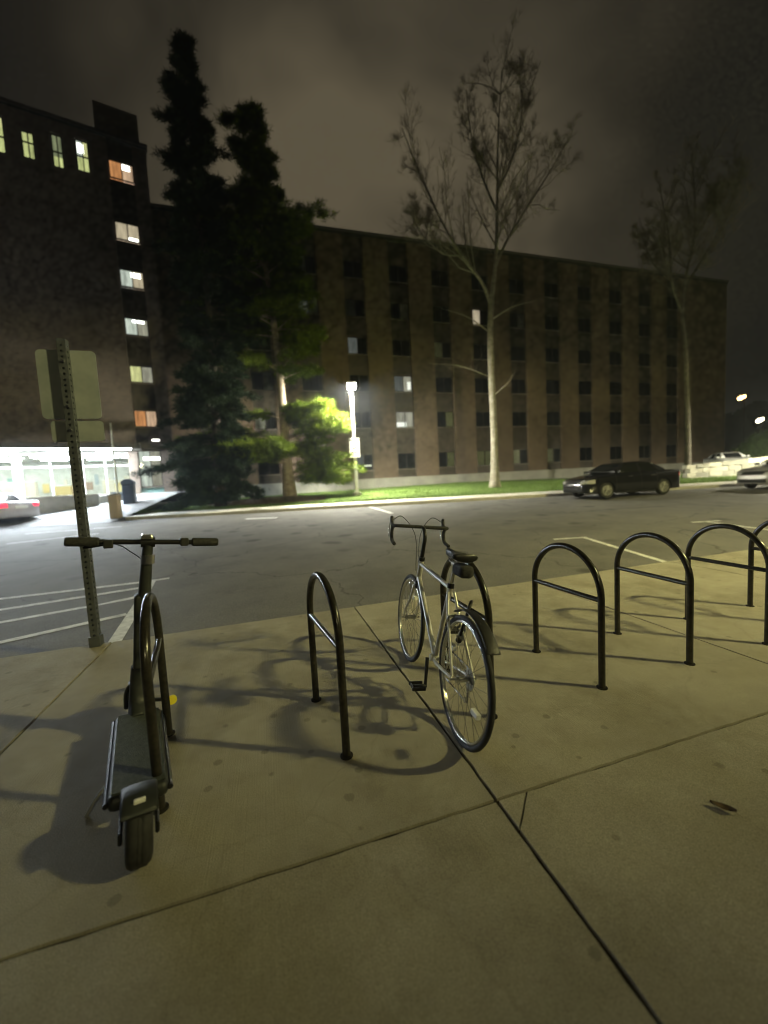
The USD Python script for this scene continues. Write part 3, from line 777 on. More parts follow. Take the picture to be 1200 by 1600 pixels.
def glyph_row(z, h, n, w):
    ms = []
    x = -w / 2
    for k in range(n):
        ww = w / n
        ms += [box(x, x + ww * 0.3, -0.129, -0.1255, z, z + h), box(x + ww * 0.3, x + ww * 0.75, -0.129, -0.1255, z + h * rng.choice([0, 0.4, 0.75]), z + h * 0.25 + h * rng.choice([0.0, 0.4, 0.7]))]
        x += ww
    return ms


obj('sign_lettering', glyph_row(zs + 0.2, 0.17, 6, 0.44), M_SIGNK, sg)
ar = np.array([(-0.2, 0.46), (-0.06, 0.72), (-0.05, 0.62), (0.16, 0.78), (0.03, 0.52), (0.02, 0.62), (-0.14, 0.46)])
obj('sign_symbol', extr(ar * [1.0, 0.9] + [0, zs], -0.129, -0.1255), M_SIGNK, sg)
obj('strap', [box(-0.115, 0.115, -0.111, 0.111, zs + z_, zs + z_ + 0.03) for z_ in (0.25, 0.85)], M_STEEL, sg)
# far lamps right of the building
for u, v, Y, col, st, lab in ((1163, 620, 62, (1.0, 0.62, 0.22), 11.0, 'distant orange street lamp right of the brick wing'), (1191, 655, 66, (1.0, 0.90, 0.6), 16.0, 'distant pale yellow street lamp low at the right, above the shrub')):
    p = at(u, v, Y)
    t = thing('distant_lamp', lab, 'street lamp', (p[0], p[1], 0.5), 20)
    h = p[2] - 0.5
    obj('pole', sweep([(0, 0, 0), (0, 0, h * 0.95), (-0.3, -0.1, h + 0.15), (-0.9, -0.2, h + 0.25)], [0.12, 0.08, 0.06, 0.05], 8), M_BLACKM, t, True)
    lh = rbox(-2.0, -0.5, -0.45, 0.05, h + 0.05, h + 0.32, 0.1)
    obj('lamp_head', lh, M_BLACKM, t, True)
    le = rbox(-1.9, -0.6, -0.55, -0.0, h - 0.42, h + 0.04, 0.12)
    le.apply_transform(trimesh.transformations.rotation_matrix(-0.35, [0, 1, 0], [-1.2, 0, h]))
    obj('lamp_lens', le, emit('far_lamp_%s' % ('orange' if col[2] < 0.4 else 'pale'), col, st), t, True)

# ------------------------------------------------------------------ sign post at the near kerb
sp = thing('sign_post', 'perforated square steel post at the kerb carrying the backs of two sign plates', 'sign post', (-2.83, 3.66, 0), 16)
H_ = 2.86
w_ = 0.034
holes = [box(-0.011, 0.011, -0.1, 0.1, z, z + 0.022) for z in np.arange(0.05, H_ - 0.05, 0.0508)]
posts = m3.Manifold.cube((2 * w_, 2 * w_, H_), False).translate((-w_, -w_, 0)) - m3.Manifold.cube((2 * w_ - 0.008, 2 * w_ - 0.008, H_ + 1), False).translate((-w_ + 0.004, -w_ + 0.004, -0.5))
cut = m3.Manifold.batch_boolean([m3.Manifold.cylinder(0.2, 0.011, 0.011, 10).rotate((90, 0, 0)).translate((0, 0.1, z)) for z in np.arange(0.06, H_ - 0.03, 0.0508)]
                                + [m3.Manifold.cylinder(0.2, 0.011, 0.011, 10).rotate((0, 90, 0)).translate((-0.1, 0, z)) for z in np.arange(0.06, H_ - 0.03, 0.0508)], m3.OpType.Add)
obj('post', posts - cut, M_POSTST, sp)
def plate(w, h, r, z0, x0, y=0.038):
    pts = []
    for cx, cz, a0 in ((w / 2 - r, h - r, 0), (-w / 2 + r, h - r, 90), (-w / 2 + r, r, 180), (w / 2 - r, r, 270)):
        for a in np.radians(np.linspace(a0, a0 + 90, 6)):
            pts.append((x0 + cx + r * math.cos(a), z0 + cz + r * math.sin(a)))
    return extr(pts, y, y + 0.004)
s1 = obj('sign_plate', plate(0.47, 0.62, 0.04, 2.16, 0), M_SIGNBACK, sp)
s2 = obj('sign_plate', plate(0.42, 0.19, 0.03, 1.95, 0.03), M_SIGNBACK, sp)
for s_, zs_ in ((s1, (2.26, 2.66)), (s2, (2.045,))):
    for z in zs_:
        obj('bolt', cyl((0, -0.04, z), 0.012, 0.018, 'y', 8), M_ALU, s_)
obj('ground_sleeve', box(-0.045, 0.045, -0.045, 0.045, -0.02, 0.10), M_POSTST, sp)

# ------------------------------------------------------------------ drive entrance furniture
pb = (-12.35, 18.0)
bo = thing('tan_bollard', 'square tan concrete bollard where the kerb meets the drive', 'bollard', (pb[0], pb[1], drive_z(18.0) - 0.02), 8)
obj('shaft', rbox(-0.19, 0.19, -0.19, 0.19, 0, 1.05, 0.02), pbr('tan_concrete', (0.42, 0.33, 0.22), 0.85), bo)
obj('cap', rbox(-0.22, 0.22, -0.22, 0.22, 1.052, 1.12, 0.02), M_KERB, bo)
wp = thing('slim_pole', 'slim white pole standing behind the tan bollard by the drive', 'pole', (-13.25, 19.6, 0.6), 0)
obj('shaft', sweep([(0, 0, 0), (0, 0, 4.4)], [0.05, 0.04], 10), M_SIGNW, wp, True)
obj('foot', cyl((0, 0, 0.03), 0.12, 0.06, 'z', 14), M_STEEL, wp)
M_NAVY = pbr('navy_paint', (0.03, 0.045, 0.085), 0.45)
pbx = at(204, 790, 21.0)
bi = thing('litter_bin', 'tall dark blue bin between the lobby piers and the lawn', 'bin', (pbx[0], 21.0, 0.5), 22)
obj('body', rbox(-0.27, 0.27, -0.27, 0.27, 0.04, 1.45, 0.04), M_NAVY, bi)
obj('hood', extr([(-0.29, 1.455), (0.29, 1.455), (0.29, 1.62), (0.12, 1.76), (-0.12, 1.76), (-0.29, 1.62)], -0.29, 0.29), M_NAVY, bi)
obj('foot', rbox(-0.2, 0.2, -0.2, 0.2, -0.06, 0.038, 0.01), M_BLACKP, bi)
pk = thing('planter_box', 'dark blue low planter box in front of the lobby pier', 'planter', (pbx[0] - 0.95, 22.0, 1.0), 24)
obj('tub', rbox(-0.55, 0.45, -0.3, 0.3, 0, 0.55, 0.03), M_NAVY, pk)
obj('rim', rbox(-0.58, 0.48, -0.33, 0.33, 0.552, 0.61, 0.02), M_NAVY, pk)


# ------------------------------------------------------------------ hoop racks
def make_rack(name, label, loc, rz):
    t = thing(name, label, 'bike rack', loc, rz, 'black hoop bike racks in a row')
    r, hw, zl = 0.0215, 0.305, 0.598
    a = np.linspace(0, np.pi, 40)
    P = [(hw, 0, 0.004), (hw, 0, 0.3)] + [(hw * math.cos(x), 0, zl + hw * math.sin(x)) for x in a] + [(-hw, 0, 0.3), (-hw, 0, 0.004)]
    obj('hoop', sweep(P, r, 18), M_RACK, t, 40)
    obj('crossbar', bar((-hw + 0.01, 0, 0.585), (hw - 0.01, 0, 0.585), 0.0165, 14), M_RACK, t, 40)
    for s in (-1, 1):
        obj('base_flange', [sweep([(s * hw, 0, 0.0), (s * hw, 0, 0.006), (s * hw, 0, 0.009)], [0.034, 0.034, 0.028], 20)], M_RACK, t, 30)
    return t


def hoop_at(back, front):
    b, f = np.array(back), np.array(front)
    c = (b + f) / 2
    return (c[0], c[1], 0.0), math.degrees(math.atan2(*(b - f)[::-1]))


HO = [((-1.350, 2.222), (-1.082, 1.662)), ((-0.52, 2.508), (-0.262, 1.945)), ((0.402, 2.803), (0.577, 2.222)), ((1.166, 3.041), (1.373, 2.466)), ((1.978, 3.300), (2.146, 2.720)), ((2.775, 3.54), (2.945, 2.955)), ((3.590, 3.785), (3.755, 3.20))]
HL = ['hoop rack the kick scooter leans beside', 'empty hoop rack standing alone between the scooter and the bicycle', 'hoop rack the silver bicycle leans against',
      'first empty hoop rack past the bicycle', 'second empty hoop rack past the bicycle, touching the painted line', 'third hoop rack past the bicycle, cut by the edge of the picture',
      'farthest hoop rack, only one leg of it in view']
lc, rz = hoop_at(*HO[1])
rack0 = make_rack('bike_rack', 'black steel ' + HL[1], lc, rz)
for k in (0, 2, 3, 4, 5, 6):
    lc, rz = hoop_at(*HO[k])
    dup(rack0, 'bike_rack', lc, rz, 'black steel ' + HL[k])

# ------------------------------------------------------------------ the bicycle
bk = thing('bicycle', 'silver road bicycle with drop bars and black saddle leaning on a hoop rack', 'bicycle', (0.338, 2.03, 0), 102.0, rx=7.5)
RW_, RT = 0.34, 0.015
AX_R, AX_F = np.array([0, 0, RW_]), np.array([1.035, 0, RW_])
BBp = np.array([0.43, 0, 0.275])
STt = np.array([0.275, 0, 0.79])
HTt, HTb = np.array([0.865, 0, 0.83]), np.array([0.905, 0, 0.67])


def bike_wheel(c, part, sprockets=False):
    w = sub('wheel', part)
    obj('tyre', ring(c, RW_ - 0.0155, 0.0155, 'y', 64, 10), M_TYRE, w, True)
    obj('rim', [ring(c + [0, s * 0.007, 0], RW_ - 0.037, 0.0062, 'y', 64, 8) for s in (-1, 1)] + [ring(c, RW_ - 0.033, 0.0085, 'y', 64, 8)], M_ALU, w, True)
    sp_ = []
    for k in range(28):
        a = k * 2 * np.pi / 28
        s = 1 if k % 2 else -1
        b = a + (0.42 if (k // 2) % 2 else -0.42)
        sp_.append(bar(c + [0.02 * math.cos(b), s * 0.03, 0.02 * math.sin(b)], c + [(RW_ - 0.042) * math.cos(a), 0, (RW_ - 0.042) * math.sin(a)], 0.0016, 4))
    obj('spokes', sp_, M_ALU, w)
    obj('hub', [cyl(c, 0.016, 0.09, 'y', 16), cyl(c + [0, 0.03, 0], 0.027, 0.004, 'y', 16), cyl(c - [0, 0.03, 0], 0.027, 0.004, 'y', 16), cyl(c, 0.006, 0.15, 'y', 10)], M_ALU, w, 30)
    for a in ((0.6, 3.6) if sprockets else (2.0,)):
        p = c + [0.2 * math.cos(a), 0.012, 0.2 * math.sin(a)]
        obj('wheel_reflector', rbox(p[0] - 0.035, p[0] + 0.035, -0.008, 0.018, p[2] - 0.014, p[2] + 0.014, 0.005), M_CLEARREF, w)
    if sprockets:
        obj('cassette', [cyl(c - [0, 0.036 + 0.0042 * k, 0], 0.058 - 0.006 * k, 0.002, 'y', 24) for k in range(6)], M_STEEL, w)
    return w


bike_wheel(AX_R, bk, True)
bike_wheel(AX_F, bk)
fr = obj('frame', [bar(STt + [0.004, 0, -0.02], HTt + [0.008, 0, -0.03], 0.0155, 16), bar(BBp, HTb + [-0.004, 0, 0.03], 0.0175, 16), bar(BBp, STt, 0.0155, 16), bar(HTb, HTt, 0.0195, 16), cyl(BBp, 0.023, 0.07, 'y', 18)], M_FRAME, bk, 40)
for s in (-1, 1):
    obj('chainstay', sweep([BBp + [-0.03, s * 0.02, 0], BBp + [-0.12, s * 0.038, 0.012], AX_R + [0.02, s * 0.062, 0]], [0.011, 0.011, 0.008], 10), M_FRAME, fr, True)
    obj('seatstay', sweep([STt + [-0.012, s * 0.02, -0.04], STt + [-0.06, s * 0.032, -0.14], AX_R + [0.01, s * 0.062, 0.015]], [0.0085, 0.0085, 0.007], 10), M_FRAME, fr, True)
obj('brake_bridge', bar(STt + [-0.085, -0.036, -0.16], STt + [-0.085, 0.036, -0.16], 0.007), M_FRAME, fr)
fk = obj('fork', [bar(HTb + [0, 0, -0.02], HTb + [0.01, 0, -0.055], 0.024, 14)], M_BLACKM, bk, 30)
for s in (-1, 1):
    obj('fork_blade', sweep(curve([HTb + [0.01, s * 0.026, -0.04], HTb + [0.04, s * 0.04, -0.16], AX_F + [-0.025, s * 0.05, 0.08], AX_F + [0, s * 0.052, 0]], 6), np.linspace(0.0135, 0.008, 19), 10), M_FRAME, fk, True)
obj('headset', [sweep([HTt, HTt + [-0.006, 0, 0.025]], 0.024, 16), sweep([HTb, HTb + [0.004, 0, -0.018]], 0.024, 16)], M_BLACKM, bk, 30)
STEM = np.array([0.832, 0, 1.045])
stm = obj('stem', sweep(curve([HTt + [0, 0, 0.02], HTt + [-0.02, 0, 0.11], STEM + [0.002, 0, -0.04], STEM + [0.03, 0, 0.012], STEM + [0.075, 0, 0.03]], 6), 0.0155, 12), M_BLACKM, bk, True)
BC = STEM + [0.08, 0, 0.032]
hb = []
for s in (-1, 1):
    P = curve([BC, BC + [0, s * 0.10, 0], BC + [0.0, s * 0.18, 0], BC + [0.02, s * 0.208, -0.002], BC + [0.075, s * 0.212, -0.012], BC + [0.095, s * 0.213, -0.06], BC + [0.07, s * 0.214, -0.115], BC + [-0.02, s * 0.216, -0.135]], 7)
    hb.append(sweep(P, 0.0135, 10))
hbp = obj('handlebar', hb, M_TAPE, bk, True)
for s in (-1, 1):
    b0 = BC + [0.085, s * 0.212, -0.012]
    lv = obj('brake_hood', sweep(curve([b0 + [-0.02, 0, 0], b0 + [0.03, 0, 0.02], b0 + [0.05, 0, 0.055], b0 + [0.045, 0, 0.075]], 6), np.linspace(0.018, 0.011, 19), 10), M_BLACKP, hbp, True)
    obj('brake_lever', sweep(curve([b0 + [0.045, 0, 0.04], b0 + [0.085, s * 0.004, 0.0], b0 + [0.07, s * 0.006, -0.09]], 8), 0.0065, 8), M_ALU, hbp, True)
obj('brake_cable', [sweep(curve([BC + [0.12, s * 0.21, 0.03], BC + [0.16, s * 0.12, 0.06], BC + [0.10, s * 0.02, -0.08], HTb + [0.05, s * 0.01, 0.06]], 8), 0.0026, 5) for s in (-1, 1)], M_BLACKP, bk, True)
sps = obj('seat_post', bar(STt + [0.02, 0, -0.06], STt + [-0.045, 0, 0.135], 0.0132, 14), M_ALU, bk, True)
obj('post_collar', cyl(STt + [0.001, 0, -0.004], 0.021, 0.03, 'z', 16), M_BLACKM, sps, 30)
obj('seat_clamp', [rbox(STt[0] - 0.08, STt[0] - 0.01, -0.02, 0.02, STt[2] + 0.125, STt[2] + 0.15, 0.006)], M_ALU, sps, 30)
SD = STt + [-0.05, 0, 0.17]
nx = 22
ss = np.linspace(-0.14, 0.14, nx)
V, F = [], []
for x in ss:
    t = (x + 0.14) / 0.28
    hw = 0.017 + 0.062 * (1 - np.clip((t - 0.10) / 0.62, 0, 1)) ** 1.5 - 0.020 * np.clip((0.06 - t) / 0.06, 0, 1)
    zt = 0.018 + 0.016 * (1 - t) ** 2 + 0.008 * t ** 3
    for a in np.linspace(0, 2 * np.pi, 16, endpoint=False):
        c, s = math.cos(a), math.sin(a)
        V.append(SD + [x, hw * c, zt + (0.020 if s > 0 else 0.032) * (abs(s) ** 0.8) * (1 if s > 0 else -1)])
for i in range(nx - 1):
    for j in range(16):
        a, b = i * 16 + j, i * 16 + (j + 1) % 16
        F += [[a, a + 16, b + 16], [a, b + 16, b]]
V += [SD + [-0.143, 0, 0.03], SD + [0.146, 0, 0.022]]
for j in range(16):
    F += [[len(V) - 2, j, (j + 1) % 16], [len(V) - 1, (nx - 1) * 16 + (j + 1) % 16, (nx - 1) * 16 + j]]
sd = obj('saddle', trimesh.Trimesh(np.array(V), np.array(F)[:, ::-1], process=False), M_SADDLE, bk, True)
obj('saddle_rail', [sweep(curve([SD + [-0.11, s * 0.04, 0.0], SD + [-0.03, s * 0.022, -0.022], SD + [0.05, s * 0.022, -0.022], SD + [0.12, s * 0.008, 0.0]], 6), 0.0036, 6) for s in (-1, 1)], M_ALU, sd, True)
bag = obj('saddle_bag', rbox(SD[0] - 0.17, SD[0] - 0.03, -0.045, 0.045, SD[2] - 0.085, SD[2] - 0.012, 0.025), M_TAPE, bk, True)
ca = math.radians(-108)
crd = np.array([math.cos(ca), 0, math.sin(ca)])
ck = obj('crankset', [ring(BBp + [0, -0.045, 0], 0.098, 0.004, 'y', 48, 6), ring(BBp + [0, -0.045, 0], 0.085, 0.0035, 'y', 48, 6)] + [bar(BBp + [0, -0.045, 0], BBp + [0.095 * math.cos(x), -0.045, 0.095 * math.sin(x)], 0.006, 8) for x in np.arange(5) * 2 * np.pi / 5], M_STEEL, bk, 40)
for s, d in ((1, crd), (-1, -crd)):
    obj('crank_arm', sweep([BBp + [0, s * 0.055, 0], BBp + d * 0.17 + [0, s * 0.072, 0]], [0.013, 0.0095], 10), M_BLACKM if s > 0 else M_ALU, ck, True)
    p = BBp + d * 0.17 + [0, s * 0.125, 0]
    obj('pedal', [rbox(p[0] - 0.045, p[0] - 0.030, p[1] - 0.045, p[1] + 0.045, p[2] - 0.012, p[2] + 0.012, 0.005), rbox(p[0] + 0.030, p[0] + 0.045, p[1] - 0.045, p[1] + 0.045, p[2] - 0.012, p[2] + 0.012, 0.005),
                  cyl(p - [0, s * 0.01, 0], 0.011, 0.1, 'y', 12), rbox(p[0] - 0.03, p[0] + 0.03, p[1] + s * 0.036 - 0.004, p[1] + s * 0.036 + 0.004, p[2] - 0.01, p[2] + 0.01, 0.003)], M_BLACKP, ck)
cy = -0.043
obj('chain', [sweep([BBp + [0.02, cy, 0.098], AX_R + [0.01, cy, 0.046]], 0.0042, 6), sweep(curve([BBp + [0.01, cy, -0.098], AX_R + [0.06, cy, -0.145], AX_R + [0.015, cy, -0.13], AX_R + [0.02, cy, -0.06], AX_R + [-0.03, cy, -0.03]], 6), 0.0042, 6)], M_BLACKM, bk)
obj('derailleur', [bar(AX_R + [0.0, cy - 0.01, -0.02], AX_R + [0.02, cy - 0.01, -0.075], 0.011, 10), bar(AX_R + [0.02, cy - 0.006, -0.07], AX_R + [0.045, cy - 0.006, -0.145], 0.007, 8), cyl(AX_R + [0.045, cy, -0.142], 0.016, 0.008, 'y', 12), cyl(AX_R + [0.02, cy, -0.072], 0.016, 0.008, 'y', 12)], M_ALU, bk, 30)
for c_, s_ in ((STt + [-0.085, 0, -0.175], -1), (HTb + [0.055, 0, -0.04], 1)):
    obj('brake_caliper', [sweep(curve([c_ + [s_ * 0.012, 0, 0.02], c_ + [s_ * 0.012, k * 0.04, 0.005], c_ + [s_ * 0.010, k * 0.035, -0.045], c_ + [s_ * 0.008, k * 0.016, -0.055]], 6), 0.0075, 8) for k in (-1, 1)], M_ALU, bk, True)
a = np.radians(np.linspace(62, 138, 18))
obj('clip_mudguard', sweep([AX_R + [-0.02 + (RW_ + 0.03) * math.cos(x), 0, 0.012 * (x - 1) + (RW_ + 0.03) * math.sin(x)] for x in a], np.interp(a, [a[0], a[-1]], [0.024, 0.036]), 12, flat=0.22), M_BLACKP, bk, True)
# the lock
ul = thing('bicycle_lock', 'black U-lock joining the silver bicycle to its hoop rack', 'lock', (0.447, 2.235, 0.60), 70, rx=18)
a = np.linspace(0, np.pi, 16)
obj('shackle', sweep([(-0.05, 0, -0.1)] + [(-0.05 * math.cos(x), 0, 0.06 + 0.05 * math.sin(x)) for x in a] + [(0.05, 0, -0.1)], 0.009, 10), M_BLACKM, ul, True)
obj('lock_body', sweep([(-0.085, 0, -0.105), (-0.08, 0, -0.105), (0.08, 0, -0.105), (0.085, 0, -0.105)], [0.014, 0.019, 0.019, 0.014], 14), M_BLACKP, ul, True)

# ------------------------------------------------------------------ the kick scooter
r0, f0 = np.array([-1.035, 1.427]), np.array([-1.60, 2.33])
hd_ = math.degrees(math.atan2(f0[1] - r0[1], f0[0] - r0[0]))
WB = float(np.linalg.norm(f0 - r0))
sc = thing('kick_scooter', 'black electric kick scooter seen from behind beside the first hoop rack', 'scooter', (r0[0], r0[1], 0), hd_, rx=5.5)
WR = 0.125


def sc_wheel(x, y=0.0):
    w = sub('wheel', sc)
    c = np.array([x, y, WR])
    obj('tyre', [ring(c + [0, s * 0.016, 0], WR - 0.03, 0.03, 'y', 36, 10) for s in (-1, 0, 1)], M_TYRE, w, True)
    obj('rim', [cyl(c, 0.07, 0.06, 'y', 24), cyl(c, 0.03, 0.085, 'y', 16)], M_STEEL, w, 30)


sc_wheel(0)
sc_wheel(WB)
dk = obj('deck', rbox(0.16, WB - 0.17, -0.115, 0.115, 0.10, 0.172, 0.03, 12), M_SCOOT, sc, 30)
obj('grip_mat', rbox(0.18, WB - 0.20, -0.10, 0.10, 0.1725, 0.178, 0.0025), M_DECK, dk)
obj('side_rail', [sweep([(0.17, s * 0.118, 0.14), (WB - 0.19, s * 0.118, 0.14)], 0.012, 8) for s in (-1, 1)], M_BLACKM, dk)
obj('rear_fork', [rbox(-0.03, 0.2, s * 0.062 - 0.008, s * 0.062 + 0.008, 0.10, 0.15, 0.007) for s in (-1, 1)], M_BLACKM, sc)
a = np.radians(np.linspace(20, 128, 20))
fd = obj('rear_fender', sweep([(0.148 * math.cos(x), 0, WR + 0.148 * math.sin(x)) for x in a], 0.062, 12, flat=0.14), M_SCOOT, sc, True)
obj('tail_reflector', rbox(-0.062, -0.048, -0.02, 0.02, WR + 0.135, WR + 0.158, 0.004), M_CLEARREF, fd)
a = np.radians(np.linspace(-5, 140, 18))
obj('front_fender', sweep([(WB + 0.145 * math.cos(x), 0, WR + 0.145 * math.sin(x)) for x in a], 0.056, 12, flat=0.16), M_SCOOT, sc, True)
nb = np.array([WB - 0.12, 0, 0.34])
obj('neck', sweep(curve([(WB - 0.22, 0, 0.14), (WB - 0.14, 0, 0.21), (WB - 0.115, 0, 0.33), (WB - 0.125, 0, 0.42)], 8), np.linspace(0.055, 0.042, 25), 14), M_SCOOT, sc, True)
obj('front_fork', [sweep(curve([(WB - 0.1, s * 0.02, 0.32), (WB - 0.06, s * 0.058, 0.25), (WB, s * 0.062, WR)], 6), 0.016, 10) for s in (-1, 1)], M_BLACKM, sc, True)
TOP = np.array([WB - 0.23, -0.035, 1.165])
stp = obj('stem', sweep([nb, nb + (TOP - nb) * 0.5, TOP], [0.037, 0.035, 0.026], 16), M_SCOOT, sc, True)
obj('battery_pack', rbox(WB - 0.215, WB - 0.125, -0.05, 0.03, 0.42, 0.86, 0.02), M_SCOOT, stp, 30)
obj('clamp', cyl(TOP - [-0.007, 0, 0.10], 0.036, 0.05, 'z', 16), M_ALU, stp, 30)
hbs = obj('handlebar', [sweep([TOP + [0.0, -0.36, -0.012], TOP, TOP + [0.0, 0.36, 0.012]], 0.0145, 12), cyl(TOP, 0.03, 0.07, 'y', 16)], M_BLACKM, sc, 30)
for s in (-1, 1):
    g0, g1 = TOP + [0, s * 0.225, s * 0.007], TOP + [0, s * 0.372, s * 0.012]
    obj('grip', sweep([g0, g0 + (g1 - g0) * 0.06, g0 + (g1 - g0) * 0.94, g1], [0.020, 0.0255, 0.0245, 0.020], 14), M_TAPE, hbs, True)
    obj('brake_lever', sweep(curve([TOP + [0.0, s * 0.17, 0], TOP + [0.05, s * 0.2, -0.012], TOP + [0.052, s * 0.30, -0.03]], 8), 0.0075, 8), M_BLACKM, hbs, True)
    obj('lever_mount', rbox(TOP[0] - 0.022, TOP[0] + 0.028, TOP[1] + s * 0.185 - 0.022, TOP[1] + s * 0.185 + 0.022, TOP[2] - 0.028, TOP[2] + 0.02, 0.006), M_BLACKP, hbs)
obj('display', rbox(TOP[0] - 0.05, TOP[0] + 0.03, -0.06, 0.0, TOP[2] + 0.018, TOP[2] + 0.045, 0.01), M_ALU, hbs)
obj('headlight', cyl(TOP + [0.05, 0, -0.09], 0.028, 0.05, 'x', 16), M_CLEARREF, stp, 30)
obj('kickstand', sweep(curve([(0.42, 0.08, 0.11), (0.40, 0.15, 0.06), (0.38, 0.20, -0.018)], 6), 0.009, 8), M_STEEL, sc, True)
obj('reflector_arm', bar((WB - 0.04, -0.06, 0.16), (WB - 0.10, -0.165, 0.165), 0.012, 8), M_BLACKP, sc)
obj('side_reflector', cyl((WB - 0.115, -0.175, 0.165), 0.028, 0.016, 'x', 18), M_AMBER, sc, 30)
obj('brake_cable', sweep(curve([TOP + [0.03, 0.19, 0], TOP + [0.09, 0.1, -0.05], TOP + [0.05, 0.0, -0.2], nb + [0.05, 0.01, 0.1]], 8), 0.003, 5), M_BLACKP, sc, True)

# ------------------------------------------------------------------ cars
def rounded(pts, n=3):
    P = np.asarray(pts, float)
    for _ in range(n):
        Qp = np.roll(P, -1, 0)
        P = np.stack([0.8 * P + 0.2 * Qp, 0.2 * P + 0.8 * Qp], 1).reshape(-1, 2)
    return P


def make_car(name, label, loc, rz, paint, cat='car', group=None, tail=M_TAILD, hatch=False):
    t = thing(name, label, cat, loc, rz, group)
    side = rounded([(-2.40, 0.36), (-2.44, 0.62), (-2.37, 0.97), (-2.05, 1.045), (-1.5, 1.06), (0.2, 1.02), (1.0, 0.985), (1.75, 0.87), (2.25, 0.745), (2.42, 0.60), (2.45, 0.36), (2.30, 0.20), (-2.2, 0.22)], 2)
    cross = rounded([(-0.80, 0.18), (-0.90, 0.34), (-0.925, 0.62), (-0.89, 0.86), (-0.80, 1.10), (0.80, 1.10), (0.89, 0.86), (0.925, 0.62), (0.90, 0.34), (0.80, 0.18)], 2)
    plan = rounded([(-2.46, -0.60), (-2.2, -0.90), (-1.0, -0.935), (1.4, -0.925), (2.15, -0.84), (2.47, -0.45), (2.47, 0.45), (2.15, 0.84), (1.4, 0.925), (-1.0, 0.935), (-2.2, 0.90), (-2.46, 0.60)], 2)
    S = extr(side, -1, 1)
    Cx = extr(cross, -2.6, 2.6).rotate((0, 0, 90))
    Pl = m3.CrossSection([plan.tolist()]).extrude(2.0)
    body = (S ^ Cx) ^ Pl
    arches = m3.Manifold.batch_boolean([m3.Manifold.cylinder(0.34, 0.375, 0.375, 40).rotate((90, 0, 0)).translate((x, y, 0.335)) for x in (-1.38, 1.42) for y in (1.0, -0.66)], m3.OpType.Add)
    shell = body - arches
    bd = obj('body', shell, paint, t, 28)
    rear = -2.05 if hatch else -1.72
    gs = rounded([(rear, 0.98), (-1.02, 1.365), (-0.5, 1.45), (0.15, 1.445), (0.42, 1.40), (1.22, 0.96)], 2)
    gc = rounded([(-0.80, 0.94), (-0.79, 1.05), (-0.60, 1.40), (-0.50, 1.475), (0.50, 1.475), (0.60, 1.40), (0.79, 1.05), (0.80, 0.94)], 2)
    G = extr(gs, -1, 1) ^ extr(gc, -2.6, 2.6).rotate((0, 0, 90))
    obj('window_glass', G, M_CARGLASS, t, 28)
    c0 = np.array([-0.25, 0, 1.0])
    G2 = G.translate(tuple(-c0)).scale((1.008, 1.012, 1.012)).translate(tuple(c0))
    obj('roof', G2 ^ m3.Manifold.cube((2.1, 2, 1), False).translate((-1.3, -1, 1.385)), paint, t, 28)
    strips = [[(-1.95, 0.9), (-1.25, 0.9), (-0.86, 1.5), (-1.2, 1.5)], [(-0.30, 0.9), (-0.18, 0.9), (-0.22, 1.5), (-0.32, 1.5)], [(0.98, 0.9), (1.30, 0.9), (0.42, 1.5), (0.22, 1.5)]]
    obj('pillar', G2 ^ (m3.Manifold.batch_boolean([extr(s_, -1, 1) for s_ in strips], m3.OpType.Add) - m3.Manifold.cube((6, 1.06, 3), False).translate((-3, -0.53, 0))), paint, t, 28)
    b2 = body.translate((0, 0, -0.6)).scale((1.003, 1.006, 1.004)).translate((0, 0, 0.6))
    for s in (-1, 1):
        y0 = 0.42 if s > 0 else -1.0
        obj('headlight', b2 ^ m3.Manifold.cube((0.62, 0.58, 0.155), False).translate((1.95, y0, 0.625)), M_HEADL, t, 28)
        obj('taillight', b2 ^ m3.Manifold.cube((0.35, 0.5, 0.17), False).translate((-2.5, 0.5 if s > 0 else -1.0, 0.76)), tail, t, 28)
        mr = rbox(0.78, 0.96, s * 0.98 - 0.09, s * 0.98 + 0.09, 1.0, 1.13, 0.04)
        obj('mirror', mr, paint, t, True)
        for x in (-0.92, 0.20):
            obj('door_handle', rbox(x, x + 0.2, s * 0.907 - 0.02, s * 0.907 + 0.02, 0.845, 0.875, 0.008), M_CARTRIM if paint is not M_CARBLK else M_ALU, t)
        for x in (-1.02, -0.24, 0.98):
            obj('door_seam', b2 ^ m3.Manifold.cube((0.012, 1, 0.75), False).translate((x, -1.3 if s < 0 else 0.3, 0.3)), M_CARTRIM, t)
        obj('sill_trim', rbox(-0.98, 1.0, s * 0.86 - 0.04, s * 0.86 + 0.04, 0.19, 0.25, 0.015), M_CARTRIM if paint is M_CARBLK else paint, t)
    obj('grille', b2 ^ m3.Manifold.cube((0.5, 0.84, 0.14), False).translate((2.1, -0.42, 0.63)), M_CARTRIM, t)
    obj('lower_intake', b2 ^ m3.Manifold.cube((0.5, 1.1, 0.14), False).translate((2.1, -0.55, 0.30)), M_CARTRIM, t)
    obj('number_plate', rbox(-2.47, -2.435, -0.25, 0.25, 0.68, 0.82, 0.01), M_SIGNW, t)
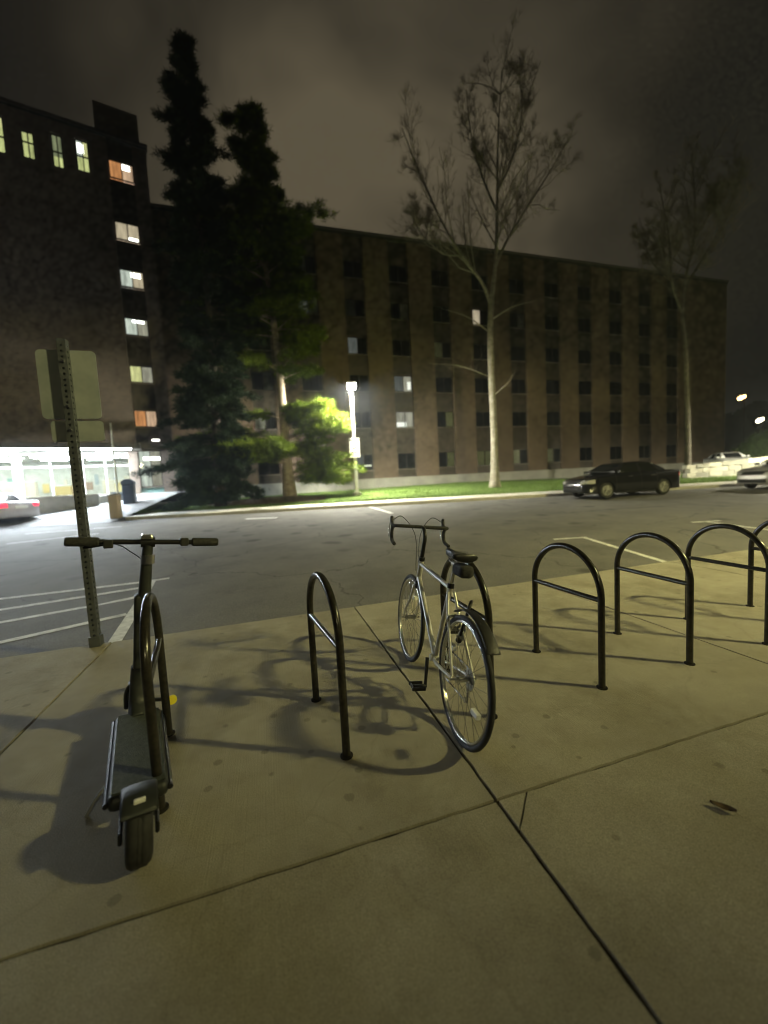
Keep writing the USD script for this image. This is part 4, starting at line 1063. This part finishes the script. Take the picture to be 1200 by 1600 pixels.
    for x in (-1.38, 1.42):
        for s in (-1, 1):
            w = sub('wheel', t)
            c = np.array([x, s * 0.80, 0.33])
            obj('tyre', [ring(c + [0, s * k, 0], 0.265, 0.065, 'y', 36, 10) for k in (-0.05, 0.0, 0.04)], M_TYRE, w, True)
            hub = [cyl(c + [0, s * 0.035, 0], 0.19, 0.03, 'y', 30), ring(c + [0, s * 0.075, 0], 0.212, 0.018, 'y', 36, 8), cyl(c + [0, s * 0.07, 0], 0.05, 0.06, 'y', 16)]
            for k in range(7):
                a_ = k * 2 * np.pi / 7
                hub.append(bar(c + [0, s * 0.085, 0], c + [0.21 * math.cos(a_), s * 0.075, 0.21 * math.sin(a_)], 0.026, 6))
            obj('rim', hub, M_HUBCAP, w, 30)
    return t


fwp = np.array([9.1, 15.95])                                     # near front wheel of the black car
hv = np.array([math.cos(math.radians(192)), math.sin(math.radians(192))])     # facing left, nose a little towards the viewer
lv_ = np.array([-hv[1], hv[0]])
ctr = fwp - hv * 1.42 - lv_ * 0.80
zc_ = float(road_z(*ctr))
make_car('parked_car', 'black saloon car parked by the far kerb, nose to the left', (ctr[0], ctr[1], zc_ + 0.01), 192, M_CARBLK)
c2 = at(1166, 760, 16.6)
make_car('parked_car', 'silver car behind the black one, only its nose showing', (c2[0] + 2.55, 16.9, float(road_z(0, 17)) + 0.01), 188, M_CARSIL)
RED = mat('lit_tail_lens', {'e': ('emission', {'color': (1.0, 0.05, 0.08), 'strength': 2.4})}, surface='e.emission')
c3 = at(34, 815, 17.6)
h3 = math.radians(163)
make_car('moving_car', 'grey car with red tail lights lit, cut by the left edge', (c3[0] + 2.45 * math.cos(h3) - 0.2, 17.9 + 2.45 * math.sin(h3), drive_z(18) - 0.02), 163, M_CARGRY, tail=RED)
c4 = at(1139, 720, 31.5)
make_car('parked_car', 'white car parked beyond the stone retaining wall', (c4[0] + 0.4, c4[1] + 0.6, 0.85), 250, M_CARWHT)

# ------------------------------------------------------------------ trees
def needles(C, axes, n, L, W, up=0.25, seed=0):
    """n small needle blades round each of the tuft centres C, reaching out and up along the bough."""
    g = np.random.default_rng(seed)
    C = np.repeat(C, n, 0)
    D = np.repeat(axes, n, 0)
    k = len(C)
    d = g.normal(0, 1, (k, 3))
    d /= np.linalg.norm(d, axis=1, keepdims=True)
    d = d + D * 0.9 + [0, 0, up]
    d /= np.linalg.norm(d, axis=1, keepdims=True)
    o = C + g.normal(0, 1, (k, 3)) * L * 0.42 * [1, 1, 0.5]
    s = np.cross(d, g.normal(0, 1, (k, 3)))
    s /= np.linalg.norm(s, axis=1, keepdims=True)
    l = L * g.uniform(0.6, 1.2, (k, 1))
    V = np.stack([o - s * W / 2, o + s * W / 2, o + d * l], 1).reshape(-1, 3)
    return trimesh.Trimesh(V, np.arange(3 * k).reshape(-1, 3), process=False)


def bough(base, tip, droop, n, spread, g, flat=0.45):
    """Centre line of a bough and the tuft centres on its outer part."""
    t = np.linspace(0, 1, 7)[:, None]
    base, tip = np.asarray(base, float), np.asarray(tip, float)
    P = base + (tip - base) * t
    P[:, 2] += (droop * np.sin(np.pi * t))[:, 0]
    L = np.linalg.norm(tip - base)
    u = g.uniform(0.28, 1.0, n) ** 0.75
    C = np.stack([np.interp(u, t[:, 0], P[:, k]) for k in range(3)], 1)
    w = spread * max(L, 1.2) * (0.35 + 0.65 * u[:, None]) * (1.15 - 0.6 * u[:, None])
    C += g.normal(0, 1, (n, 3)) * w * [1, 1, flat]
    ax = np.repeat(((tip - base) / L)[None], n, 0)
    return P, C, ax


def conifer(name, label, base, top, boughs, needle_mat, seed, trunk_r, n_t=16, n_n=34, L=0.34, W=0.045, spread=0.16, flat=0.4, bark=None):
    base, top = np.asarray(base, float), np.asarray(top, float)
    t = thing(name, label, 'tree', tuple(base))
    g = np.random.default_rng(seed)
    z = np.linspace(0, 1, 14)[:, None]
    spine = (top - base) * z + 0.25 * np.sin(z * 5.0) * np.array([1, 0.4, 0]) * (1 - z) * z * 3
    rad = trunk_r * (1 - 0.92 * z[:, 0]) + trunk_r * 0.45 * np.exp(-z[:, 0] * 26)
    bark = bark or M_PBARK
    obj('trunk', sweep(spine, rad, 14), bark, t, True)
    limbs, Cs, As = [], [], []
    for zf, vec, droop, nt in boughs:
        b = np.array([np.interp(zf, z[:, 0], spine[:, k]) for k in range(3)])
        P, C, ax = bough(b, b + vec, droop, nt, spread, g, flat)
        limbs.append(sweep(P, np.linspace(max(0.02, 0.022 * np.linalg.norm(vec)), 0.012, 7), 6))
        Cs.append(C)
        As.append(ax)
    obj('branch', limbs, bark, t, True)
    obj('crown', needles(np.vstack(Cs), np.vstack(As), n_n, L, W, seed=seed), needle_mat, t)
    return t


# the pine beside the lamp
pB = at(453, 771, 23.6)
zB = float(lawn_z(pB[0], 23.6)) + 0.12
topB = at(388, 172, 24.4)
g = np.random.default_rng(11)
HB = topB[2] - zB
BO = []


def want(tree_base, tree_top, u, v, Y, droop=0.1, nt=22, rise=0.12):
    """A bough of the pine whose tip is at a place measured in the photograph."""
    tip = at(u, v, Y) - tree_base
    H = tree_top[2] - tree_base[2]
    zf = np.clip((tip[2] - rise * np.hypot(tip[0], tip[1])) / H, 0.05, 0.99)
    b = (tree_top - tree_base) * zf
    return (zf, tip - b, droop, nt)


bB = np.array([pB[0], 23.6, zB])
for u, v, Y, nt in ((505, 332, 24.0, 46), (480, 355, 23.2, 40), (428, 275, 23.8, 34), (440, 330, 22.6, 40), (462, 400, 22.8, 36), (395, 175, 23.8, 30), (350, 190, 24.6, 26), (372, 225, 23.4, 34), (398, 240, 23.6, 30),
                    (345, 300, 23, 40), (300, 330, 23.5, 44), (280, 385, 24, 44), (330, 400, 22, 44), (400, 380, 22, 44), (480, 460, 23.4, 40), (470, 530, 23.0, 36), (430, 470, 21.6, 42), (360, 480, 22, 42), (300, 480, 23.4, 38),
                    (380, 560, 22, 40), (320, 560, 23.5, 40), (440, 580, 23.6, 20),
                    # pads of needles that the lamp lights
                    (500, 640, 24.0, 56), (535, 668, 23.8, 44), (515, 655, 24.5, 40), (478, 640, 23.1, 34), (460, 650, 22.8, 16), (500, 690, 23.0, 30), (525, 715, 23.6, 34), (540, 745, 23.4, 34), (527, 738, 23.0, 36), (568, 733, 23.7, 9), (480, 705, 22.6, 28),
                    (400, 706, 22.3, 34), (372, 705, 22.0, 30), (420, 712, 22.0, 22), (350, 690, 23.0, 34), (385, 650, 23.4, 30), (330, 680, 22.8, 36), (300, 690, 23.4, 30)):
    BO.append(want(bB, topB, u, v, Y, 0.12 * g.normal(1, 0.4), nt))
for k in range(70):                                   # ragged upper crown
    zf = g.uniform(0.60, 0.99)
    az = g.uniform(0, 2 * np.pi)
    r = (3.0 * (1 - zf) ** 0.55 + 0.3) * g.uniform(0.35, 1.1)
    BO.append((zf, np.array([r * math.cos(az), r * math.sin(az), r * g.uniform(-0.1, 0.7)]), 0.08, 16))
for k in range(46):                                   # the far and near sides
    zf = g.uniform(0.30, 0.93)
    az = g.uniform(0, 2 * np.pi)
    r = (4.6 * (1 - zf) ** 0.6 + 0.5) * g.uniform(0.55, 1.0) * (0.8 if math.cos(az) > 0.3 else 1.0)
    BO.append((zf, np.array([r * math.cos(az), r * math.sin(az), 0.2 * r * g.normal(0.6, 0.5)]), 0.1, 30))
for u, v, Y in ((520, 650, 23.0), (490, 662, 23.8), (510, 672, 22.9), (470, 655, 23.5), (530, 655, 23.7), (455, 640, 23.2), (505, 632, 23.4), (515, 728, 23.2), (540, 725, 23.8), (505, 705, 23.4), (535, 752, 23.8), (365, 712, 21.3), (410, 700, 21.2), (430, 706, 21.4), (385, 704, 21.0), (350, 700, 21.2), (400, 712, 21.0), (340, 712, 21.3), (440, 698, 21.6), (375, 697, 20.9), (420, 690, 21.2)):
    BO.append(want(bB, topB, u, v, Y, 0.1, 34))
conifer('pine_tree', 'big dark pine beside the street lamp, its lower boughs lit yellow-green', bB, topB, BO, M_PINE, 21, 0.30, n_n=42, L=0.34, W=0.042, spread=0.19, flat=0.33)
# the spruce to its left
bA = np.array([*at(345, 790, 21.3)[:2], 0.0])
bA[2] = float(lawn_z(bA[0], bA[1]))
topA = at(288, 66, 21.6)
SO = []
HA = topA[2] - bA[2]
for k in range(420):
    zf = np.clip(0.02 + 0.975 * g.uniform(0, 1) ** 0.9, 0.02, 0.985)
    az = g.uniform(0, 2 * np.pi)
    rr = 3.5 * (1 - zf) ** 0.95 + 0.32 + 0.22 * math.sin(zf * 57) + 0.3 * math.sin(zf * 31) * (1 - zf)
    if 0.13 < zf < 0.34:
        rr *= 0.8
    r = max(0.3, rr * g.uniform(0.4, 1.0) ** 0.7 * (1.5 if g.random() < 0.10 else 1.0))
    if math.cos(az) < -0.2 and zf < 0.7:
        r *= 0.8
    if math.cos(az) > 0.2 and zf < 0.3:
        r *= 0.6
    SO.append((zf, np.array([r * math.cos(az), r * math.sin(az), (0.55 * zf - 0.30) * r + 0.1 + g.normal(0, 0.12)]), 0.10, int(9 + 5 * r)))
for zf, dx, dz in ((0.905, -0.95, 0.25), (0.87, 0.8, 0.3), (0.84, -0.7, 0.1), (0.80, 1.0, 0.5)):
    SO.append((zf, np.array([dx, 0.1, dz]), 0.05, 20))
for k in range(70):                                   # skirt of low boughs that hides the trunk
    az = g.uniform(math.pi, 2 * math.pi) if k % 2 else g.uniform(0, 2 * math.pi)
    r = g.uniform(1.3, 3.4)
    zf = g.uniform(0.02, 0.30)
    SO.append((zf, np.array([r * math.cos(az) * (0.8 if math.cos(az) < 0 else 0.6), r * math.sin(az) * 0.8, -0.25 * r * g.uniform(0.2, 1)]), 0.15, 26))
conifer('spruce_tree', 'tall dark spruce left of the pine, spire rising above the roofs', bA, topA, SO, M_SPRUCE, 5, 0.24, n_n=26, L=0.27, W=0.042, spread=0.085, flat=0.45, bark=M_TWIGDK)
# mulch bed under them
mc = at(425, 775, 23.0)
gx = np.linspace(-4.6, 3.2, 27)
gy_ = np.linspace(-1.9, 2.6, 19)


def mound(X, Y):
    r = np.sqrt((X / 4.4) ** 2 + (Y / 2.2) ** 2)
    return lawn_z(mc[0] + X, 23 + Y) + 0.30 * np.clip(1 - r ** 2, -0.3, 1) - 0.05


mb_ = quadgrid(gx, gy_, mound)
mb_.apply_translation([mc[0], 23.0, 0])
obj('mulch_bed', mb_, M_MULCH, kind='structure', smooth=True, label='low brown mulch bed under the two conifers')


def bare_tree(name, label, leaders, trunk_n, seed, r0, child=1.0, mats=(M_BARK, M_TWIG)):
    """Leaderlines measured in the photograph; smaller branches grow from them by chance, rising."""
    g = np.random.default_rng(seed)
    base = np.asarray(leaders[0][0][0], float)
    t = thing(name, label, 'tree', tuple(base))
    main, br, tw, fine = [], [], [], []

    def grow(P, r, level):
        nonlocal br
        k = len(P)
        T = np.gradient(P, axis=0)
        seg = np.linalg.norm(np.diff(P, axis=0), axis=1).sum()
        n = {0: int(17 * child), 1: 11, 2: 7}[level]
        for _ in range(n):
            f = g.uniform(0.22, 0.98)
            i = min(int(f * (k - 1)), k - 2)
            d = T[i] / np.linalg.norm(T[i])
            side = g.normal(0, 1, 3)
            side -= d * (side @ d)
            side /= np.linalg.norm(side)
            dd = d * 0.75 + side * g.uniform(0.5, 1.15) + np.array([0, 0, 0.42])
            dd /= np.linalg.norm(dd)
            L = seg * g.uniform(0.22, 0.55) * (1.2 - 0.7 * f)
            m_ = 4
            q = [P[i]]
            for _s in range(m_):
                dd = dd + g.normal(0, 0.2, 3) + np.array([0, 0, 0.07])
                dd /= np.linalg.norm(dd)
                q.append(q[-1] + dd * L / m_)
            q = np.array(q)
            rr = max(r * 0.40 * (1 - 0.6 * f), 0.0045)
            (br if level == 0 else tw).append(sweep(q - base, np.linspace(rr, max(rr * 0.3, 0.003), m_ + 1), 5 if level == 0 else 3, cap=False))
            if level < 2:
                grow(q, rr, level + 1)
            else:
                fine.append(q)

    for P, ra, rb in leaders:
        C = curve(P, 6)
        rr = np.linspace(ra, rb, len(C))
        if not main:
            rr = rr + ra * 0.9 * np.exp(-np.arange(len(C)) * 0.9)
        if not main:
            main.append(sweep(C - base, rr, 12))
            continue
        br = [sweep(C - base, rr, 12)]
        grow(C, ra, 0 if ra > 0.05 else 2)
        obj('branch', br, mats[0], t, True)
    obj('trunk', main, mats[0], t, True)
    Qs = np.array(fine)                                   # the finest twigs: slim crossed slivers along the last shoots
    k = 3
    n_ = len(Qs) * k
    idx = np.repeat(np.arange(len(Qs)), k)
    f = g.uniform(0.15, 1.0, n_) * 4
    i0 = np.minimum(f.astype(int), 3)
    P0_ = Qs[idx, i0] + (Qs[idx, i0 + 1] - Qs[idx, i0]) * (f - i0)[:, None]
    dd = Qs[idx, 4] - Qs[idx, 0]
    L_ = np.linalg.norm(dd, axis=1, keepdims=True)
    dd = dd / L_ + g.normal(0, 0.38, (n_, 3)) + [0, 0, 0.25]
    dd /= np.linalg.norm(dd, axis=1, keepdims=True)
    P1_ = P0_ + dd * np.maximum(L_ * g.uniform(0.5, 1.2, (n_, 1)), 0.35)
    s1 = np.cross(dd, g.normal(0, 1, (n_, 3)))
    s1 *= 0.0032 / np.linalg.norm(s1, axis=1, keepdims=True)
    s2 = np.cross(dd, s1)
    V_ = np.stack([P0_ - s1, P0_ + s1, P1_, P0_ - s2, P0_ + s2, P1_], 1).reshape(-1, 3) - base
    tw.append(trimesh.Trimesh(V_, np.arange(len(V_)).reshape(-1, 3), process=False))
    obj('crown', tw, mats[1], t)
    return t


Yt = 25.0
gp = lambda *p: [at(u, v, Y) for u, v, Y in p]
zT = float(lawn_z(at(773, 757, Yt)[0], Yt))
b0 = at(773, 757, Yt)
b0[2] = zT - 0.05
tr = [b0] + gp((772, 680, Yt), (768, 590, Yt), (766, 520, Yt), (768, 470, Yt))
leaders = [(tr, 0.235, 0.17),
           (gp((768, 478, Yt), (752, 440, Yt - .3), (722, 400, Yt - .8), (690, 345, Yt - 1.2), (655, 270, Yt - 1.4), (628, 200, Yt - 1.2)), 0.12, 0.02),
           (gp((768, 470, Yt), (775, 400, Yt), (777, 310, Yt + .2), (778, 220, Yt + .2), (784, 110, Yt)), 0.15, 0.02),
           (gp((773, 420, Yt), (790, 380, Yt + .6), (820, 330, Yt + 1.0), (858, 270, Yt + 1.0), (890, 215, Yt + .8)), 0.10, 0.02),
           (gp((776, 330, Yt), (755, 280, Yt + .5), (738, 220, Yt + .9), (728, 140, Yt + .8)), 0.08, 0.018),
           (gp((776, 300, Yt), (800, 250, Yt - .5), (815, 180, Yt - .8), (812, 110, Yt - .8)), 0.075, 0.018),
           (gp((722, 400, Yt - .8), (690, 395, Yt - 1.4), (655, 360, Yt - 1.8), (640, 320, Yt - 2)), 0.055, 0.015),
           (gp((766, 520, Yt), (730, 495, Yt + .6), (690, 482, Yt + 1.0)), 0.045, 0.012),
           (gp((767, 500, Yt), (800, 480, Yt - .8), (835, 470, Yt - 1.2)), 0.045, 0.012),
           (gp((768, 590, Yt), (720, 572, Yt - .6), (670, 568, Yt - 1.0)), 0.035, 0.010),
           (gp((769, 620, Yt), (792, 600, Yt - .6), (806, 580, Yt - .9)), 0.035, 0.010)]
bare_tree('bare_tree', 'tall bare pale-barked tree on the lawn in front of the brick wing', leaders, 0, 3, 0.235)
Y2 = 27.5
b1 = at(1075, 742, Y2)
b1[2] = float(lawn_z(b1[0], Y2)) - 0.05
leaders = [([b1] + gp((1075, 690, Y2), (1074, 620, Y2), (1072, 550, Y2), (1066, 490, Y2)), 0.20, 0.13),
           (gp((1066, 490, Y2), (1072, 430, Y2), (1085, 370, Y2), (1085, 300, Y2), (1080, 240, Y2)), 0.12, 0.02),
           (gp((1066, 490, Y2), (1050, 440, Y2 - .6), (1045, 370, Y2 - 1), (1030, 290, Y2 - 1)), 0.10, 0.02),
           (gp((1070, 450, Y2), (1100, 400, Y2 + .8), (1135, 340, Y2 + 1), (1160, 260, Y2 + 1)), 0.10, 0.02),
           (gp((1080, 380, Y2), (1110, 330, Y2 - .6), (1125, 270, Y2 - 1)), 0.07, 0.02),
           (gp((1050, 440, Y2 - .6), (1020, 410, Y2 + .2), (1000, 360, Y2 + .8)), 0.06, 0.02)]
bare_tree('bare_tree', 'second bare tree, behind the black car at the end of the brick wing', leaders, 0, 8, 0.2, 1.15, mats=(M_BARKDK, M_TWIG))


# shrub and woods to the right
def leaf_cloud(blobs, n, size, seed):
    g = np.random.default_rng(seed)
    out = []
    for c, r in blobs:
        k = int(n * (r[0] * r[1] * r[2]) ** 0.55)
        d = g.normal(0, 1, (k, 3))
        d /= np.linalg.norm(d, axis=1, keepdims=True)
        p = np.asarray(c) + d * np.asarray(r) * (g.uniform(0.55, 1.04, (k, 1)))
        a, b = g.normal(0, 1, (k, 3)), g.normal(0, 1, (k, 3))
        a /= np.linalg.norm(a, axis=1, keepdims=True)
        b -= a * (a * b).sum(1, keepdims=True)
        b /= np.linalg.norm(b, axis=1, keepdims=True)
        s = size * g.uniform(0.6, 1.3, (k, 1))
        V = np.stack([p - a * s * 0.5, p + b * s * 0.35, p + a * s * 0.6, p - b * s * 0.35], 1).reshape(-1, 3)
        i = np.arange(k)[:, None] * 4
        out.append(trimesh.Trimesh(V, np.vstack([i + [0, 1, 2], i + [0, 2, 3]]), process=False))
    return join(out)


ps = at(1172, 718, 33.0)
sh = thing('rounded_shrub', 'large rounded green shrub behind the retaining wall', 'shrub', (ps[0], 33.0, 0.8))
gs_ = np.random.default_rng(4)
bl = [((gs_.uniform(-1.6, 3.4), gs_.uniform(-1, 1.2), 0), (gs_.uniform(0.9, 1.5), 1.0, gs_.uniform(0.9, 1.4))) for _ in range(12)]
bl = [((c[0], c[1], 0.7 + 0.42 * (c[0] + 1.6) * gs_.uniform(0.6, 1)), r) for c, r in bl]
obj('crown', leaf_cloud(bl, 900, 0.16, 5), M_SHRUB, sh)
obj('stem', [sweep([(0.3 * k - 0.3, 0, -0.1), (0.6 * k - 0.5, 0.1 * k, 1.6)], [0.05, 0.02], 6) for k in range(4)], M_TWIG, sh, True)
gw = np.random.default_rng(9)
bl = []
for k in range(170):
    x = gw.uniform(-40, 260)
    y = gw.uniform(115, 150)
    h = 11 + 9 * meshkit.noise(np.array([x * 0.05, 0, 0]), 2) + gw.uniform(-2, 2)
    bl.append(((x, y, h * 0.5), (gw.uniform(4, 7), 4, h * 0.5)))
wd = leaf_cloud(bl, 300, 1.5, 10)
obj('far_woods', wd, M_WOODS, kind='stuff', label='dark mass of far trees beyond the end of the brick wing', cat='woods')

# ------------------------------------------------------------------ a fallen leaf
lf_ = thing('fallen_leaf', 'small brown fallen leaf lying on the pavement', 'leaf', (1.334, 1.506, 0.004), 140)
u = np.linspace(0, 1, 9)
w = 0.019 * np.sin(np.pi * u ** 0.8)
V = np.vstack([np.stack([0.085 * (u - .5), w * s, 0.004 + 0.012 * abs(s) + 0.008 * (u - 0.5) ** 2 * 4], 1) for s in (-1, 0, 1)])
i = np.arange(8)
F = np.vstack([np.stack([i + a, i + a + 1, i + a + 10], 1) for a in (0, 9)] + [np.stack([i + a, i + a + 10, i + a + 9], 1) for a in (0, 9)])
obj('blade', trimesh.Trimesh(V, F, process=False), noisy('dry_leaf', (0.05, 0.03, 0.015), (0.10, 0.06, 0.03), 60, 0.8), lf_, True)
obj('stalk', sweep([(-0.04, 0, 0.006), (-0.06, 0.004, 0.003)], 0.0015, 5), M_TWIG, lf_)

# ------------------------------------------------------------------ thin night haze
obj('haze', box(-300, 320, -60, 330, -2.0, 40), mat('night_haze', {'v': ('principled_volume', {'color': (0.80, 0.88, 1.0), 'density': 0.0010, 'anisotropy': 0.4})}, volume='v.volume'), kind='stuff', label='thin pale night haze glowing round the lamps', cat='haze')
